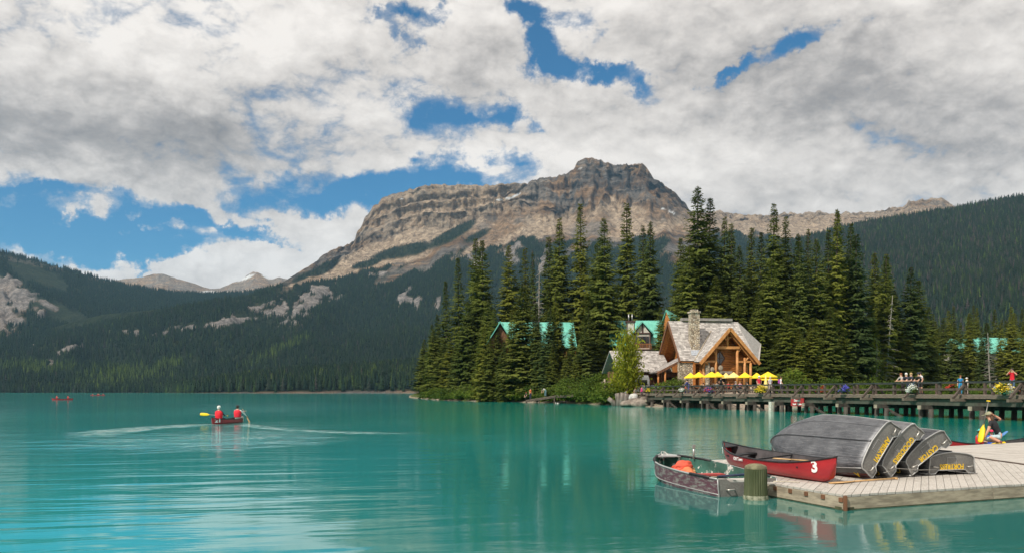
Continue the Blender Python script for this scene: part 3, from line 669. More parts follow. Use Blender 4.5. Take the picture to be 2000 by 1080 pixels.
# ---------------------------------------------------------------- conifers
BARK = material('bark', (.075, .058, .046), .95, var=.45, scale=3, stretch=(1, 1, .3), bump=.6, bscale=8)
GREYBARK = material('dead_wood', (.27, .24, .21), .95, var=.4, scale=3, stretch=(1, 1, .3), bump=.4)
NEEDLE = leaf_material('spruce_needles', (.048, .068, .017), (.168, .190, .038), .3, 5.0, hue=.35)
NEEDLE_OLIVE = leaf_material('olive_needles', (.055, .075, .016), (.165, .188, .040), .3, 5.0, hue=.35)
NEEDLE_DARK = leaf_material('dark_needles', (.038, .058, .019), (.130, .158, .038), .25, 5.0, hue=.4)
def conifer_arrays(seed, rad, bare=.06, gaps=.25, whorls=90, per=10, topthin=1.0, big=1.0):
    """crown of a conifer one unit tall: drooping boughs carrying sprays of needles"""
    r = np.random.default_rng(seed); V = []; k = 0
    patch = r.random(60)
    for w in range(whorls):
        t = bare + (1 - bare) * ((w + r.random() * .4) / whorls) ** .92
        if t > .992: continue
        prof = (1 - t) ** (.78 * topthin) * (1 - .42 * np.exp(-((t - bare) / .12) ** 2))
        nb = per if t < .8 else max(4, per - 2)
        for b in range(nb):
            a = r.random() * 2 * np.pi; sec = patch[int(a * 8 / 6.284) * 7 % 53 + int(t * 7) % 7]
            if r.random() < gaps * (.4 + 1.2 * (sec > .6)): continue
            L = rad * prof * (.55 + .62 * r.random()) * (.8 + .4 * sec) + .006
            el = np.interp(t, [0, .45, .8, 1.0], [-.50, -.25, .15, .9]) + r.normal(0, .24)
            d = np.array([np.cos(a) * np.cos(el), np.sin(a) * np.cos(el), np.sin(el)]); side = np.array([-np.sin(a), np.cos(a), 0])
            n = int(np.clip(L / .0115, 2, 8)); base = np.array([0, 0, min(.99, t + r.normal(0, .006))])
            for j in range(n):
                s = (j + .6 + .4 * r.random()) / n; p = base + d * L * s + np.array([0, 0, .10 * L * s * s])
                for sg in (-1, 1):
                    ln = big * (.30 * L * (1.15 - .75 * s) + .0075) * (.7 + .6 * r.random())
                    q = d * (.55 + .4 * r.random()) + side * sg * (.75 + .3 * r.random()) + np.array([0, 0, -.75 + .75 * r.random()])
                    q = q / np.linalg.norm(q); wv = np.cross(q, [0, 0, 1]) * .5 + np.cross(q, d) * .5; wv = wv / (np.linalg.norm(wv) + 1e-9) * ln * (.20 + .12 * r.random())
                    m_ = p + q * ln * .5 + np.array([0, 0, .04 * ln])
                    V += [p, m_ + wv, p + q * ln - np.array([0, 0, .12 * ln]), m_ - wv]
            tip = base + d * L * 1.06; q = d; wv = side * .0035
            V += [base + d * L * .7, tip - d * L * .1 + wv, tip, tip - d * L * .1 - wv]
    V = np.array(V); return V, np.arange(len(V)).reshape(-1, 4)
def mesh_only(name, V, Fc, mat_):
    o = mesh_np(name, V, Fc, mat_); me = o.data; COL.objects.unlink(o); bpy.data.objects.remove(o); return me
def trunk_mesh(seed, dead=False, mat_=None, H=1.0):
    r = random.Random(seed); mb = MB()
    mb.tube([(r.uniform(-.002, .002) * (i > 0), r.uniform(-.002, .002) * (i > 0), H * i / 8) for i in range(9)], [.0145 * (1 - i / 8.4) + .0012 for i in range(9)], 8)
    for i in range(120 if dead else 14):
        t = r.uniform(.08, .98) if dead else r.uniform(.03, .3); a = r.random() * 6.28; L = ((.16 if dead else .095) * (1 - t) + .012) * r.uniform(.5, 1.2) * (1 if dead else .7)
        d = Vector((math.cos(a), math.sin(a), r.uniform(-.4, .25)))
        mb.tube([(0, 0, t), d * L * .55 + Vector((0, 0, t)), d * L + Vector((r.uniform(-.01, .01), r.uniform(-.01, .01), t - .012))], [.0030, .0020, .0007], 4, cap=False)
    o = mb.build('trunk', mat_ or BARK); me = o.data; bpy.data.objects.remove(o); return me
VAR = {}
specs = dict(slim=(.085, .05, .14), mid=(.115, .05, .16), broad=(.150, .03, .14), open=(.105, .10, .38), spire=(.075, .08, .28))
for i, (k, (rad, bare, gp)) in enumerate(specs.items()):
    VAR[k] = []
    for q in range(3 if k != 'spire' else 2):
        V, Fc = conifer_arrays(100 * i + q, rad, bare, gp, topthin=1.15 if k in ('spire', 'open') else 1.0)
        VAR[k].append((V, Fc, trunk_mesh(50 + 10 * i + q)))
CROWN = {}
def crown_mesh(kind, q, matn):
    key = (kind, q, matn.name)
    if key not in CROWN: V, Fc, tm = VAR[kind][q]; CROWN[key] = mesh_only('crown', V, Fc, matn)
    return CROWN[key], VAR[kind][q][2]
DEADTRUNK = [trunk_mesh(900 + i, True, GREYBARK) for i in range(3)]
def plant_tree(px, ytop, d, hw, kind, mt, name='spruce_tree', group=None):
    """hw: half width of the crown in picture px at its distance"""
    x = px2x(px, d); z0 = gz1(x, d) - .15; H = HC + (HY - ytop) / F * d - z0; i = rnd.randrange(len(VAR.get(kind, [0, 0, 0])))
    e = empty(name, (x, d, z0), rnd.random() * 6.28, group=group); e['category'] = 'tree'
    if kind == 'dead':
        o = link(bpy.data.objects.new('trunk', DEADTRUNK[i % 3]), e); o.scale = (H * .9, H * .9, H); e.rotation_euler = (R(rnd.uniform(-5, 5)), R(rnd.uniform(-5, 5)), rnd.random() * 6)
        return e, H
    cm, tm = crown_mesh(kind, i, mt); w = 1.30 * hw / F * d / specs[kind][0]
    o = link(bpy.data.objects.new('crown', cm), e); o.scale = (w * .95, w * .95, H); o2 = link(bpy.data.objects.new('trunk', tm), e); o2.scale = (H * .8, H * .8, H)
    e.rotation_euler = (R(rnd.gauss(0, .8)), R(rnd.gauss(0, .8)), e.rotation_euler[2])
    return e, H
A_, B_, C_ = NEEDLE, NEEDLE_OLIVE, NEEDLE_DARK
GROVE = [  # px, top row, distance, half width, form, needles
    (846, 632, 226, 20, 'mid', C_), (857, 612, 232, 22, 'mid', C_), (874, 549, 222, 22, 'spire', B_), (898, 505, 206, 26, 'spire', B_), (930, 464, 200, 34, 'mid', C_), (945, 470, 192, 40, 'mid', B_), (915, 590, 188, 34, 'broad', B_),
    (994, 478, 192, 36, 'mid', A_), (1024, 482, 194, 34, 'open', B_), (1047, 490, 190, 16, 'spire', C_), (958, 590, 180, 34, 'broad', C_), (1020, 556, 160, 42, 'mid', C_), (1072, 462, 190, 30, 'slim', A_), (1090, 426, 184, 38, 'mid', A_), (1132, 396, 183, 42, 'open', B_),
    (1118, 560, 186, 36, 'mid', B_), (1066, 645, 152, 28, 'broad', C_), (1000, 610, 166, 26, 'mid', B_), (988, 668, 163, 24, 'broad', C_), (1092, 600, 156, 20, 'slim', A_), (1046, 610, 158, 26, 'mid', A_), (950, 585, 174, 28, 'mid', A_), (943, 640, 166, 24, 'broad', B_), (955, 655, 165, 20, 'mid', A_), (1072, 600, 152, 20, 'mid', C_), (980, 690, 162, 16, 'broad', B_), (964, 600, 170, 22, 'mid', B_), (1086, 566, 153, 20, 'mid', A_), (1050, 590, 157, 20, 'slim', C_), (1118, 610, 148, 15, 'slim', B_), (970, 636, 168, 20, 'mid', C_), (986, 664, 163, 20, 'broad', A_), (1080, 672, 150, 18, 'mid', A_), (1108, 684, 147, 20, 'broad', C_), (1128, 690, 144, 18, 'broad', A_), (1096, 610, 154, 15, 'slim', C_), (1058, 676, 152, 22, 'broad', B_), (1142, 640, 145, 28, 'broad', C_), (1166, 470, 156, 46, 'broad', B_), (1186, 424, 154, 42, 'mid', B_), (1150, 600, 148, 36, 'broad', A_), (1225, 396, 172, 36, 'slim', A_), (1254, 440, 170, 26, 'slim', C_), (1267, 432, 166, 34, 'mid', C_), (1206, 560, 178, 30, 'mid', A_),
    (1290, 600, 134, 20, 'mid', A_), (1325, 466, 160, 36, 'mid', B_), (1364, 363, 150, 56, 'mid', A_), (1383, 388, 154, 40, 'slim', C_), (1345, 480, 146, 44, 'broad', A_), (1412, 424, 152, 34, 'mid', C_), (1427, 436, 156, 28, 'slim', A_), (1400, 540, 142, 44, 'broad', B_), (1440, 560, 144, 36, 'broad', A_),
    (1454, 478, 148, 34, 'mid', B_), (1466, 445, 152, 28, 'slim', A_), (1485, 452, 156, 26, 'slim', C_), (1511, 398, 146, 40, 'mid', A_), (1528, 422, 149, 34, 'mid', C_), (1502, 505, 138, 46, 'broad', B_), (1480, 570, 134, 36, 'broad', A_), (1552, 456, 148, 28, 'slim', C_), (1562, 470, 142, 34, 'mid', C_), (1575, 448, 150, 30, 'open', A_),
    (1597, 466, 144, 38, 'mid', B_), (1615, 450, 150, 28, 'slim', C_), (1631, 410, 147, 34, 'open', B_), (1643, 412, 151, 36, 'mid', C_), (1655, 436, 156, 28, 'slim', C_), (1670, 456, 148, 42, 'mid', C_), (1540, 600, 128, 34, 'broad', A_), (1620, 600, 138, 36, 'broad', C_), (1585, 620, 131, 30, 'broad', A_), (1650, 640, 142, 30, 'broad', A_),
    (1713, 493, 164, 34, 'mid', A_), (1725, 496, 158, 38, 'open', B_), (1736, 505, 168, 34, 'mid', C_), (1700, 600, 152, 28, 'mid', A_), (1752, 566, 170, 30, 'mid', C_), (1776, 522, 168, 36, 'mid', C_), (1792, 548, 172, 38, 'mid', A_), (1768, 640, 166, 32, 'broad', A_), (1745, 660, 165, 28, 'broad', B_), (1812, 600, 182, 28, 'mid', C_)]
for i in range(62):                                     # the thinner wood behind the bridge
    px_ = 1812 + i * 4.4 + rnd.uniform(-5, 5)
    GROVE.append((px_, 612 + rnd.uniform(-16, 46) - 8 * math.sin(i * .7), rnd.uniform(185, 290), rnd.uniform(13, 20), rnd.choice(['slim', 'mid', 'open', 'mid']), rnd.choice([A_, C_, C_, A_])))
for i in range(26):                                     # understory
    px_ = [830 + 17 * k for k in range(14)][i] if i < 14 else 1380 + (i - 14) * 38 + rnd.uniform(-10, 10)
    dmin = np.interp(px_, [830, 860, 900, 1000, 1180, 1300, 1400, 1500, 1560, 1690, 1850], [240, 206, 188, 170, 140, 136, 134, 130, 122, 148, 172])
    GROVE.append((px_, rnd.uniform(640, 690) + (45 if 962 < px_ < 1140 else 0), dmin + rnd.uniform(0, 8), rnd.uniform(22, 32), rnd.choice(['broad', 'mid']), rnd.choice([A_, C_, B_])))
GROVE += [(1727, 575, 156, 20, 'dead', A_), (1934, 648, 174, 20, 'dead', A_), (1049, 515, 170, 20, 'dead', A_), (1712, 660, 150, 20, 'dead', A_), ]
GROVE.sort(key=lambda g: g[0])
ONES = 'first second third fourth fifth sixth seventh eighth ninth tenth eleventh twelfth thirteenth fourteenth fifteenth sixteenth seventeenth eighteenth nineteenth'.split()
TENS = ['', '', 'twenty', 'thirty', 'forty', 'fifty', 'sixty', 'seventy', 'eighty', 'ninety']
def ordinal(n):
    if n < 20: return ONES[n - 1]
    t, u = divmod(n, 10); return (TENS[t][:-1] + 'ieth') if u == 0 else TENS[t] + '-' + ONES[u - 1]
count = {}
for (px_, yt_, d_, hw_, kd, mt) in GROVE:
    zone = 'on the lakeside point' if px_ < 1290 else 'behind the log lodge' if px_ < 1500 else 'between lodge and bridge' if px_ < 1805 else 'in the wood behind the bridge'
    nm = 'dead_tree' if kd == 'dead' else 'spruce_tree'
    e, H = plant_tree(px_, yt_, d_, hw_, kd, mt, nm, 'conifers ' + zone if kd != 'dead' else 'dead trees among the conifers')
    if kd == 'dead': look = 'bare grey dead tree'
    else: look = {A_: 'mid green', B_: 'olive green', C_: 'dark green'}[mt] + {'slim': ' narrow', 'mid': ' conical', 'broad': ' broad', 'open': ' sparse', 'spire': ' spindly'}[kd] + (' tall' if H > 24 else ' short' if H < 13 else '') + ' spruce'
    c = count[(look, zone)] = count.get((look, zone), 0) + 1
    e['label'] = f'{look}, {ordinal(c)} such from the left {zone}'

# ---------------------------------------------------------------- broadleaf shrubs and saplings
LEAF = leaf_material('shrub_leaves', (.050, .080, .014), (.150, .205, .038), .35, .9, hue=.35)
LEAF_Y = leaf_material('aspen_leaves', (.11, .13, .012), (.30, .31, .035), .4, .9, hue=.2)
def leaf_cloud(seed, n, shape, size=.1, clumps=14):
    """n leaf faces in clumps; shape(rng)-> clump centres inside a unit crown"""
    r = np.random.default_rng(seed); C = np.array([shape(r) for _ in range(clumps)]); k = r.integers(0, clumps, n)
    p = C[k] + r.normal(0, 1, (n, 3)) * np.array([.12, .12, .09])
    d = r.normal(0, 1, (n, 3)); d /= np.linalg.norm(d, axis=1)[:, None]; e = np.cross(d, r.normal(0, 1, (n, 3))); e /= np.linalg.norm(e, axis=1)[:, None]
    s = size * r.uniform(.6, 1.3, (n, 1)); V = np.stack([p - d * s, p + e * s * .5, p + d * s, p - e * s * .5], 1).reshape(-1, 3); V[:, 2] = np.maximum(V[:, 2], .01)
    return V, np.arange(len(V)).reshape(-1, 4)
def dome(r):
    a = r.random() * 6.28; q = r.random() ** .5 * .42; return (q * math.cos(a), q * math.sin(a), .12 + .72 * r.random() * (1 - (q / .5) ** 2) + .05)
def column(r):
    t = r.random(); a = r.random() * 6.28; q = .26 * (1 - t) ** .6 * r.random() ** .5; return (q * math.cos(a), q * math.sin(a), .18 + .78 * t)
SHRUB = [mesh_only('foliage', *leaf_cloud(300 + i, 2000, dome, .045, 30), LEAF) for i in range(5)]
SAPL = [mesh_only('foliage', *leaf_cloud(320 + i, 2200, column, .032, 44), LEAF_Y) for i in range(2)]
def stems(seed, tall):
    r = random.Random(seed); mb = MB()
    for i in range(1 if tall else 6):
        a = r.random() * 6.28; q = 0 if tall else .3
        mb.tube([(0, 0, 0), (q * .4 * math.cos(a), q * .4 * math.sin(a), .4), (q * math.cos(a), q * math.sin(a), .9 if tall else .7)], [.016, .011, .004], 5)
    o = mb.build('stem', BARK); me = o.data; bpy.data.objects.remove(o); return me
STEM = [stems(1, False), stems(2, True)]
def shrub(px, d, w, h, label, group, tall=False, z=None, name=None):
    x = px2x(px, d); e = empty(name or ('aspen_sapling' if tall else 'shrub'), (x, d, (gz1(x, d) if z is None else z) - .08), rnd.random() * 6, label, 'tree' if tall else 'bush', group)
    o = link(bpy.data.objects.new('foliage', rnd.choice(SAPL if tall else SHRUB)), e); o.scale = (w * 1.25, w * 1.25, h)
    o = link(bpy.data.objects.new('stem', STEM[tall]), e); o.scale = (w, w, h) if not tall else (h * .5, h * .5, h)
k = 0
for i, px_ in enumerate(list(range(838, 1215, 13)) + list(range(1096, 1214, 9))):
    d_ = float(np.interp(px_, [p for p, _ in SHORE[:12]], [q for _, q in SHORE[:12]])) + (rnd.uniform(1.5, 4.5) if i < 29 else rnd.uniform(5, 8)); k += 1
    shrub(px_ + rnd.uniform(-4, 4), d_, rnd.uniform(3.0, 4.8), rnd.uniform(1.8, 3.3) + (.9 if px_ > 1100 else 0), f'leafy green shrub at the water edge of the point, {ordinal(k)} from its tip', 'shrubs along the shore')
for i, (px_, d_, w_, h_) in enumerate([(1304, 113.5, 3.2, 2.7), (1316, 114.5, 2.6, 2.3)]):
    shrub(px_, d_, w_, h_, ['bright green rounded bush beside the dark blue car', 'smaller bright green bush against the lodge porch'][i], 'bushes by the drive')
k = 0
for px_, d_, w_, h_ in [(1535, 108, 3.5, 3.6), (1552, 110, 3.2, 4.2), (1572, 112, 3.6, 3.2), (1600, 124, 3, 3.4), (1622, 127, 3.4, 4.2), (1640, 131, 3.2, 3), (1668, 137, 3.2, 4), (1700, 144, 3.5, 4.6), (1730, 146, 3.5, 3.4), (1760, 149, 3.2, 4), (1790, 153, 4, 3.4), (1820, 158, 3.6, 3.2), (1850, 163, 3.6, 3.6), (1880, 165, 3.6, 3), (1915, 167, 4, 3.4), (1950, 170, 4, 3), (1985, 173, 4, 3.4)]:
    k += 1; shrub(px_, d_, w_, h_, f'leafy green shrub on the bank behind the bridge, {ordinal(k)} from the lodge', 'shrubs behind the bridge')
for i, (px_, d_, h_, w_) in enumerate([(1226, 118.5, 9.2, 4.6), (1236, 121, 6.5, 3.4), (1212, 122, 6, 3.6), (1703, 150, 9, 3)]):
    shrub(px_, d_, w_, h_, ['tall yellow-green aspen sapling in front of the green roofed chalet', 'smaller yellow-green sapling beside the white van', 'pale green sapling above the notice board', 'thin yellow-green sapling behind the bridge railing'][i], 'saplings', True)

# ================================================================== the timber bridge
BX, BY = 17.3, 112.0
BDIR = math.atan2(-.963, .271)
def bridge_pt(s, t, z): return Vector((BX + .271 * s + .963 * t, BY - .963 * s + .271 * t, z))
br = empty('timber_bridge', (BX, BY, 0), BDIR, 'long brown timber trestle bridge with dark rails reaching from the shore past the dock', 'bridge')
S1, WID = 74.0, 4.2
MB().box((S1 / 2 - 2, WID / 2, 1.64), (S1 + 4, WID - .3, .10)).build('deck', deck_wood, br)
me_seg = None
for side, yy in ((0, 0.0), (1, WID)):
    for i in range(int(S1 / 4.8) + 1):
        a, b = i * 4.8, min(S1, (i + 1) * 4.8) - .03; out = -1 if side == 0 else 1
        MB().box(((a + b) / 2, yy + out * .06, 1.555), (b - a, .16, .27)).build('curb_board', wood, br)
        MB().box(((a + b) / 2, yy - out * .22, 1.13), (b - a, .26, .44)).build('stringer', mossy, br)
        MB().box(((a + b) / 2, yy - out * .02, 2.58), (b - a, .24, .10)).build('top_rail', dark_rail, br)
        MB().box(((a + b) / 2, yy, 2.08), (b - a, .07, .15)).build('middle_rail', rail_wood, br)
pm = MB().box((0, 0, 1.98), (.17, .17, 1.12)).build('post', rail_wood, br)
bm_ = MB().bar((0, -1.05, 1.45), (0, -.02, 2.5), .15, .15).build('brace', rail_wood, br)
fm = MB().box((0, -.55, 1.33), (.22, 1.3, .2)).build('floor_beam', wood, br)
first = True
for side in (0, 1):
    for i in range(int(S1 / 2.4) + 1):
        s_ = .25 + i * 2.4; yy = .09 if side == 0 else WID - .09
        src = [pm] + ([bm_, fm] if i % 2 == 0 else [])
        for o in src:
            c = o if (side == 0 and i == 0) else o.copy()
            if c is not o: link(c, br)
            c.location = (s_, yy, 0); c.rotation_euler = (0, 0, 0 if side == 0 else math.pi)
def pile_mesh(r, z1, seed):
    q = random.Random(seed); return MB().tube([(0, 0, -2.2), (q.uniform(-.04, .04), 0, -.5), (0, q.uniform(-.03, .03), z1)], [r * 1.08, r, r * .95], 9)
pl = [pile_mesh(.19, .62, i).build('pile', pile_wood, br) for i in range(3)]
capb = MB().box((0, WID / 2 - .1, .76), (.36, WID + 1.3, .30)).build('cap_beam', pile_wood, br)
cend = MB().box((0, -.80, .76), (.34, .05, .28)).build('beam_end', pale_wood, br)
seen = set()
for i in range(int(S1 / 4.8) + 1):
    s_ = 1.6 + i * 4.8
    for o in (capb, cend):
        c = o if i == 0 else link(o.copy(), br); c.location = (s_, 0, 0)
    for j, yy in enumerate((-.25, 1.1, 2.4, 3.9)):
        for dx_ in ((-.0,) if j % 2 else (-.45, .5)):
            o = pl[(i + j) % 3]; c = o if o.name not in seen else link(o.copy(), br); seen.add(o.name)
            c.location = (s_ + dx_ + rnd.uniform(-.12, .12), yy, 0); c.rotation_euler = (R(rnd.uniform(-3, 3)), R(rnd.uniform(-3, 3)), rnd.random() * 6)
    if i % 2: MB().bar((s_ + .2, .1, .55), (s_ + 2.6, .3, -.4), .16, .16).build('diagonal_brace', pile_wood, br)
pp = MB().box((29.6, -.45, .2), (.42, .42, 1.5)).build('pile', material('pale_concrete', (.55, .52, .46), .9, var=.3), br); tag(pp, 'pale square pile')

# red warning sign hung from the bridge
def text_mesh(body, size, mat_, parent, M, depth=.004, bold=.0, name='lettering', align='CENTER', xs=1.0):
    cu = bpy.data.curves.new(name, 'FONT'); cu.body = body; cu.size = size; cu.align_x = align; cu.align_y = 'CENTER'; cu.extrude = depth; cu.offset = bold; cu.resolution_u = 3
    o = bpy.data.objects.new(name + '_curve', cu); COL.objects.link(o); dg = bpy.context.evaluated_depsgraph_get(); me = bpy.data.meshes.new_from_object(o.evaluated_get(dg))
    bpy.data.objects.remove(o); me.name = name
    if xs != 1: me.transform(Matrix.Diagonal((xs, 1, 1, 1)))
    me.materials.clear(); me.materials.append(mat_); q = bpy.data.objects.new(name, me); link(q, parent); q.matrix_local = M; return q
red_sign = material('sign_red', (.36, .028, .03), .5, var=.12); white = material('white_paint', (.8, .8, .78), .5, var=.08)
sgn = empty('warning_sign', bridge_pt(33.4, -.2, .95), BDIR, 'red danger sign with white lettering hung on the bridge beam', 'sign')
MB().box((0, 0, 0), (2.0, .05, .72)).build('board', red_sign, sgn)
MXZ = Matrix.Translation((0, -.03, 0)) @ Matrix.Rotation(R(90), 4, 'X')
text_mesh('Danger!', .30, white, sgn, Matrix.Translation((0, 0, .15)) @ MXZ, bold=.006); text_mesh('Rapids    Rapides', .20, white, sgn, Matrix.Translation((0, 0, -.18)) @ MXZ, bold=.006)
for x_ in (-.8, .8): MB().box((x_, .06, .3), (.06, .06, .75)).build('hanger', rail_wood, sgn)

# flower baskets on the rail
flower = {k: material('petals_' + k, c, .6, var=.3, scale=20) for k, c in dict(yellow=(.75, .55, .03), white=(.75, .75, .7), red=(.62, .05, .04), violet=(.12, .11, .55), orange=(.7, .16, .04)).items()}
basket_m = material('basket', (.05, .04, .03), .9)
def flower_basket(s_, t_, z_, kinds, r, label):
    e = empty('flower_basket', bridge_pt(s_, t_, z_), rnd.random() * 6, label, 'flowers', 'flower baskets on the bridge')
    MB().ell((0, 0, -.02), (r * .55, r * .55, r * .5), 10, 5, v0=.5).build('basket', basket_m, e)
    V, Fc = leaf_cloud(int(s_ * 10), 420, dome, .09, 12); V = V * np.array([r * 2, r * 2, r * 1.5]) - np.array([0, 0, r * .4]); mesh_np('foliage', V, Fc, LEAF, e)
    for q, kd in enumerate(kinds):
        V, Fc = leaf_cloud(int(s_ * 10) + 7 + q, 420, dome, .075, 14); V = V * np.array([r * 2.2, r * 2.2, r * 1.7]) - np.array([0, 0, r * .42]); mesh_np('flowers', V, Fc, flower[kd], e)
for s_, t_, z_, kd, r_, lb in [(1.2, -.25, 2.0, ['yellow'], .34, 'yellow flowers at the shore end of the bridge rail'), (10.5, -.3, 2.0, ['white'], .34, 'small white flowers on the rail below the first umbrella'), (17.0, -.3, 2.0, ['violet', 'red'], .42, 'dark trailing flowers on the bridge rail in front of the terrace'),
                               (27.4, -.3, 2.0, ['yellow', 'yellow'], .48, 'bright yellow flowers below the closed umbrella'), (30.5, WID + .2, 2.0, ['orange', 'red'], .4, 'orange and red flowers on the far rail by the terrace'), (40.2, -.3, 2.0, ['violet', 'violet'], .40, 'blue violet flowers right of the red sign'),
                               (48.3, -.3, 1.95, ['white'], .42, 'white flowers in dark leaves below the leaning people'), (47.0, WID + .2, 2.1, ['red'], .36, 'red flowers on the far rail left of the leaning people'), (54.0, WID + .2, 2.0, ['red'], .36, 'red flowers on the far rail right of the blue child'), (56.8, -.35, 1.95, ['yellow', 'yellow', 'white'], .52, 'big mound of yellow flowers at the right end of the bridge rail')]:
    flower_basket(s_, t_, z_, kd, r_, lb)

# ================================================================== the log lodge
def clip_poly(poly, conv):
    """Sutherland-Hodgman, both 2D, conv counter-clockwise"""
    out = list(poly)
    for i in range(len(conv)):
        a, b = conv[i], conv[(i + 1) % len(conv)]; inp, out = out, []
        if not inp: break
        side = lambda p: (b[0] - a[0]) * (p[1] - a[1]) - (b[1] - a[1]) * (p[0] - a[0])
        for j in range(len(inp)):
            p, q = inp[j - 1], inp[j]; sp, sq = side(p), side(q)
            if sq >= 0:
                if sp < 0: t = sp / (sp - sq); out.append((p[0] + (q[0] - p[0]) * t, p[1] + (q[1] - p[1]) * t))
                out.append(q)
            elif sp >= 0: t = sp / (sp - sq); out.append((p[0] + (q[0] - p[0]) * t, p[1] + (q[1] - p[1]) * t))
    return out
def attr_material(name, c1, c2, rough=.85, bump=.2, spec=.2):
    m = bpy.data.materials.new(name); m.use_nodes = True; t = m.node_tree; t.nodes.clear(); N = NT(t)
    a = N.n('ShaderNodeAttribute', attribute_name='shade').outputs['Fac']; tc = N.n('ShaderNodeTexCoord').outputs['Object']
    f = N.noise(tc, 3.0, 5, .65); c = N.mix(N.m('ADD', N.m('MULTIPLY', a, .75), N.m('MULTIPLY', N.ss(f, .3, .7), .35)), c1, c2)
    p = N.n('ShaderNodeBsdfPrincipled'); N.put(p.inputs['Base Color'], c); p.inputs['Roughness'].default_value = rough; p.inputs['Specular IOR Level'].default_value = spec
    b = N.n('ShaderNodeBump'); b.inputs['Strength'].default_value = bump; b.inputs['Distance'].default_value = .02; N.put(b.inputs['Height'], N.noise(tc, 12, 4, .6)); t.links.new(b.outputs[0], p.inputs['Normal'])
    o = N.n('ShaderNodeOutputMaterial'); t.links.new(p.outputs[0], o.inputs[0]); return m
SHINGLE = attr_material('cedar_shingle', (.20, .18, .17), (.56, .52, .49))
def shingle_roof(name, poly, up, mat_, parent, course=.30, wmin=.22, wmax=.5, th=.12, seed=0):
    """roof plane: a solid deck with rows of separate overlapping shingles laid on it. poly: convex 3D outline; up: up-slope direction"""
    r = random.Random(seed); P3 = [Vector(p) for p in poly]; nrm = (P3[1] - P3[0]).cross(P3[2] - P3[0]).normalized()
    if nrm.z < 0: nrm = -nrm; P3.reverse()
    v = Vector(up); v = (v - nrm * v.dot(nrm)).normalized(); u = v.cross(nrm).normalized(); o = P3[0]
    q = [((p - o).dot(u), (p - o).dot(v)) for p in P3]
    ar = sum(q[i - 1][0] * q[i][1] - q[i][0] * q[i - 1][1] for i in range(len(q)))
    if ar < 0: q.reverse()
    mb = MB().slab(P3, nrm, th); sh = [0.3] * len(mb.v)
    v0, v1 = min(p[1] for p in q), max(p[1] for p in q); y = v0
    while y < v1:
        x = min(p[0] for p in q) - r.random() * .3; xe = max(p[0] for p in q)
        while x < xe:
            w = r.uniform(wmin, wmax); c = clip_poly([(x, y), (x + w - .012, y), (x + w - .012, y + course * 1.15), (x, y + course * 1.15)], q)
            if len(c) >= 3:
                b = r.uniform(.03, .055); s_ = r.random() ** 1.0
                top = [o + u * a + v * bb + nrm * (.006 + b * max(0, 1 - (bb - y) / (course * 1.15))) for a, bb in c]; low = [o + u * a + v * bb for a, bb in c if bb < y + .01]
                mb.add(top, [list(range(len(top)))])
                sh += [s_] * len(top)
                ed = [t_ for t_, (a, bb) in zip(top, c) if bb < y + .01]
                if len(ed) >= 2: mb.add([ed[0], ed[-1], low[-1], low[0]], [(0, 1, 2, 3)]); sh += [s_ * .6] * 4
            x += w
        y += course
    ob = mb.build(name, mat_, parent, fix=False); add_attr(ob, 'shade', sh); return ob
LOG = material('oiled_log', (.52, .205, .055), .55, col2=(.30, .11, .030), scale=2.5, stretch=(1, 1, 3), bump=.2)
LOGD = material('log_wall', (.44, .175, .048), .6, col2=(.26, .10, .03), scale=1.2, bump=.2)
TIMBER = material('orange_timber', (.55, .26, .085), .5, col2=(.36, .15, .045), scale=2, bump=.15)
BROWN = material('brown_siding', (.16, .07, .035), .75, var=.4, scale=2, stretch=(3, 3, .4))
GLASS = material('window_glass', (.02, .024, .028), .08, var=.2, spec=.8)
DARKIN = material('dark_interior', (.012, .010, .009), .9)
def stone_material():
    m = bpy.data.materials.new('river_stone'); m.use_nodes = True; t = m.node_tree; t.nodes.clear(); N = NT(t)
    tc = N.n('ShaderNodeTexCoord').outputs['Object']; e = N.vor(tc, 3.6, 'DISTANCE_TO_EDGE'); c = N.vor(tc, 3.6, 'F1', 'Color')
    r_ = N.xyz(c)[0]; col = N.ramp(r_, [(0, (.22, .17, .12)), (.4, (.44, .35, .25)), (.75, (.60, .51, .39)), (1, (.36, .33, .29))])
    col = N.mix(N.ss(e, .08, .0), col, (.16, .135, .11)); p = N.n('ShaderNodeBsdfPrincipled'); N.put(p.inputs['Base Color'], col); p.inputs['Roughness'].default_value = .9
    b = N.n('ShaderNodeBump'); b.inputs['Distance'].default_value = .08; N.put(b.inputs['Height'], N.ss(e, 0, .25)); t.links.new(b.outputs[0], p.inputs['Normal'])
    o = N.n('ShaderNodeOutputMaterial'); t.links.new(p.outputs[0], o.inputs[0]); return m
STONE = stone_material()
Z0 = 1.65
lod = empty('log_lodge', (23.4, 124.2, Z0), R(10), 'orange log lodge with grey shingle roof, stone chimney and timber front gable', 'lodge')
H0, E0, DEP = 10.3, 4.5, 4.75
# main body: walls inset below the eaves
MB().box((4.9, 0, 2.4), (8.2, 7.4, 4.8)).build('wall', LOGD, lod)
MB().slab([(1.0, -3.7, 4.8), (1.0, 3.7, 4.8), (1.0, 0, 9.5)], (-1, 0, 0), .2).build('gable_wall', LOGD, lod)
for k in range(20):
    z_ = .25 + k * .235
    MB().tube([(.95, -3.74, z_), (9.05, -3.74, z_)], .135, 7).build('wall_log', LOG, lod)
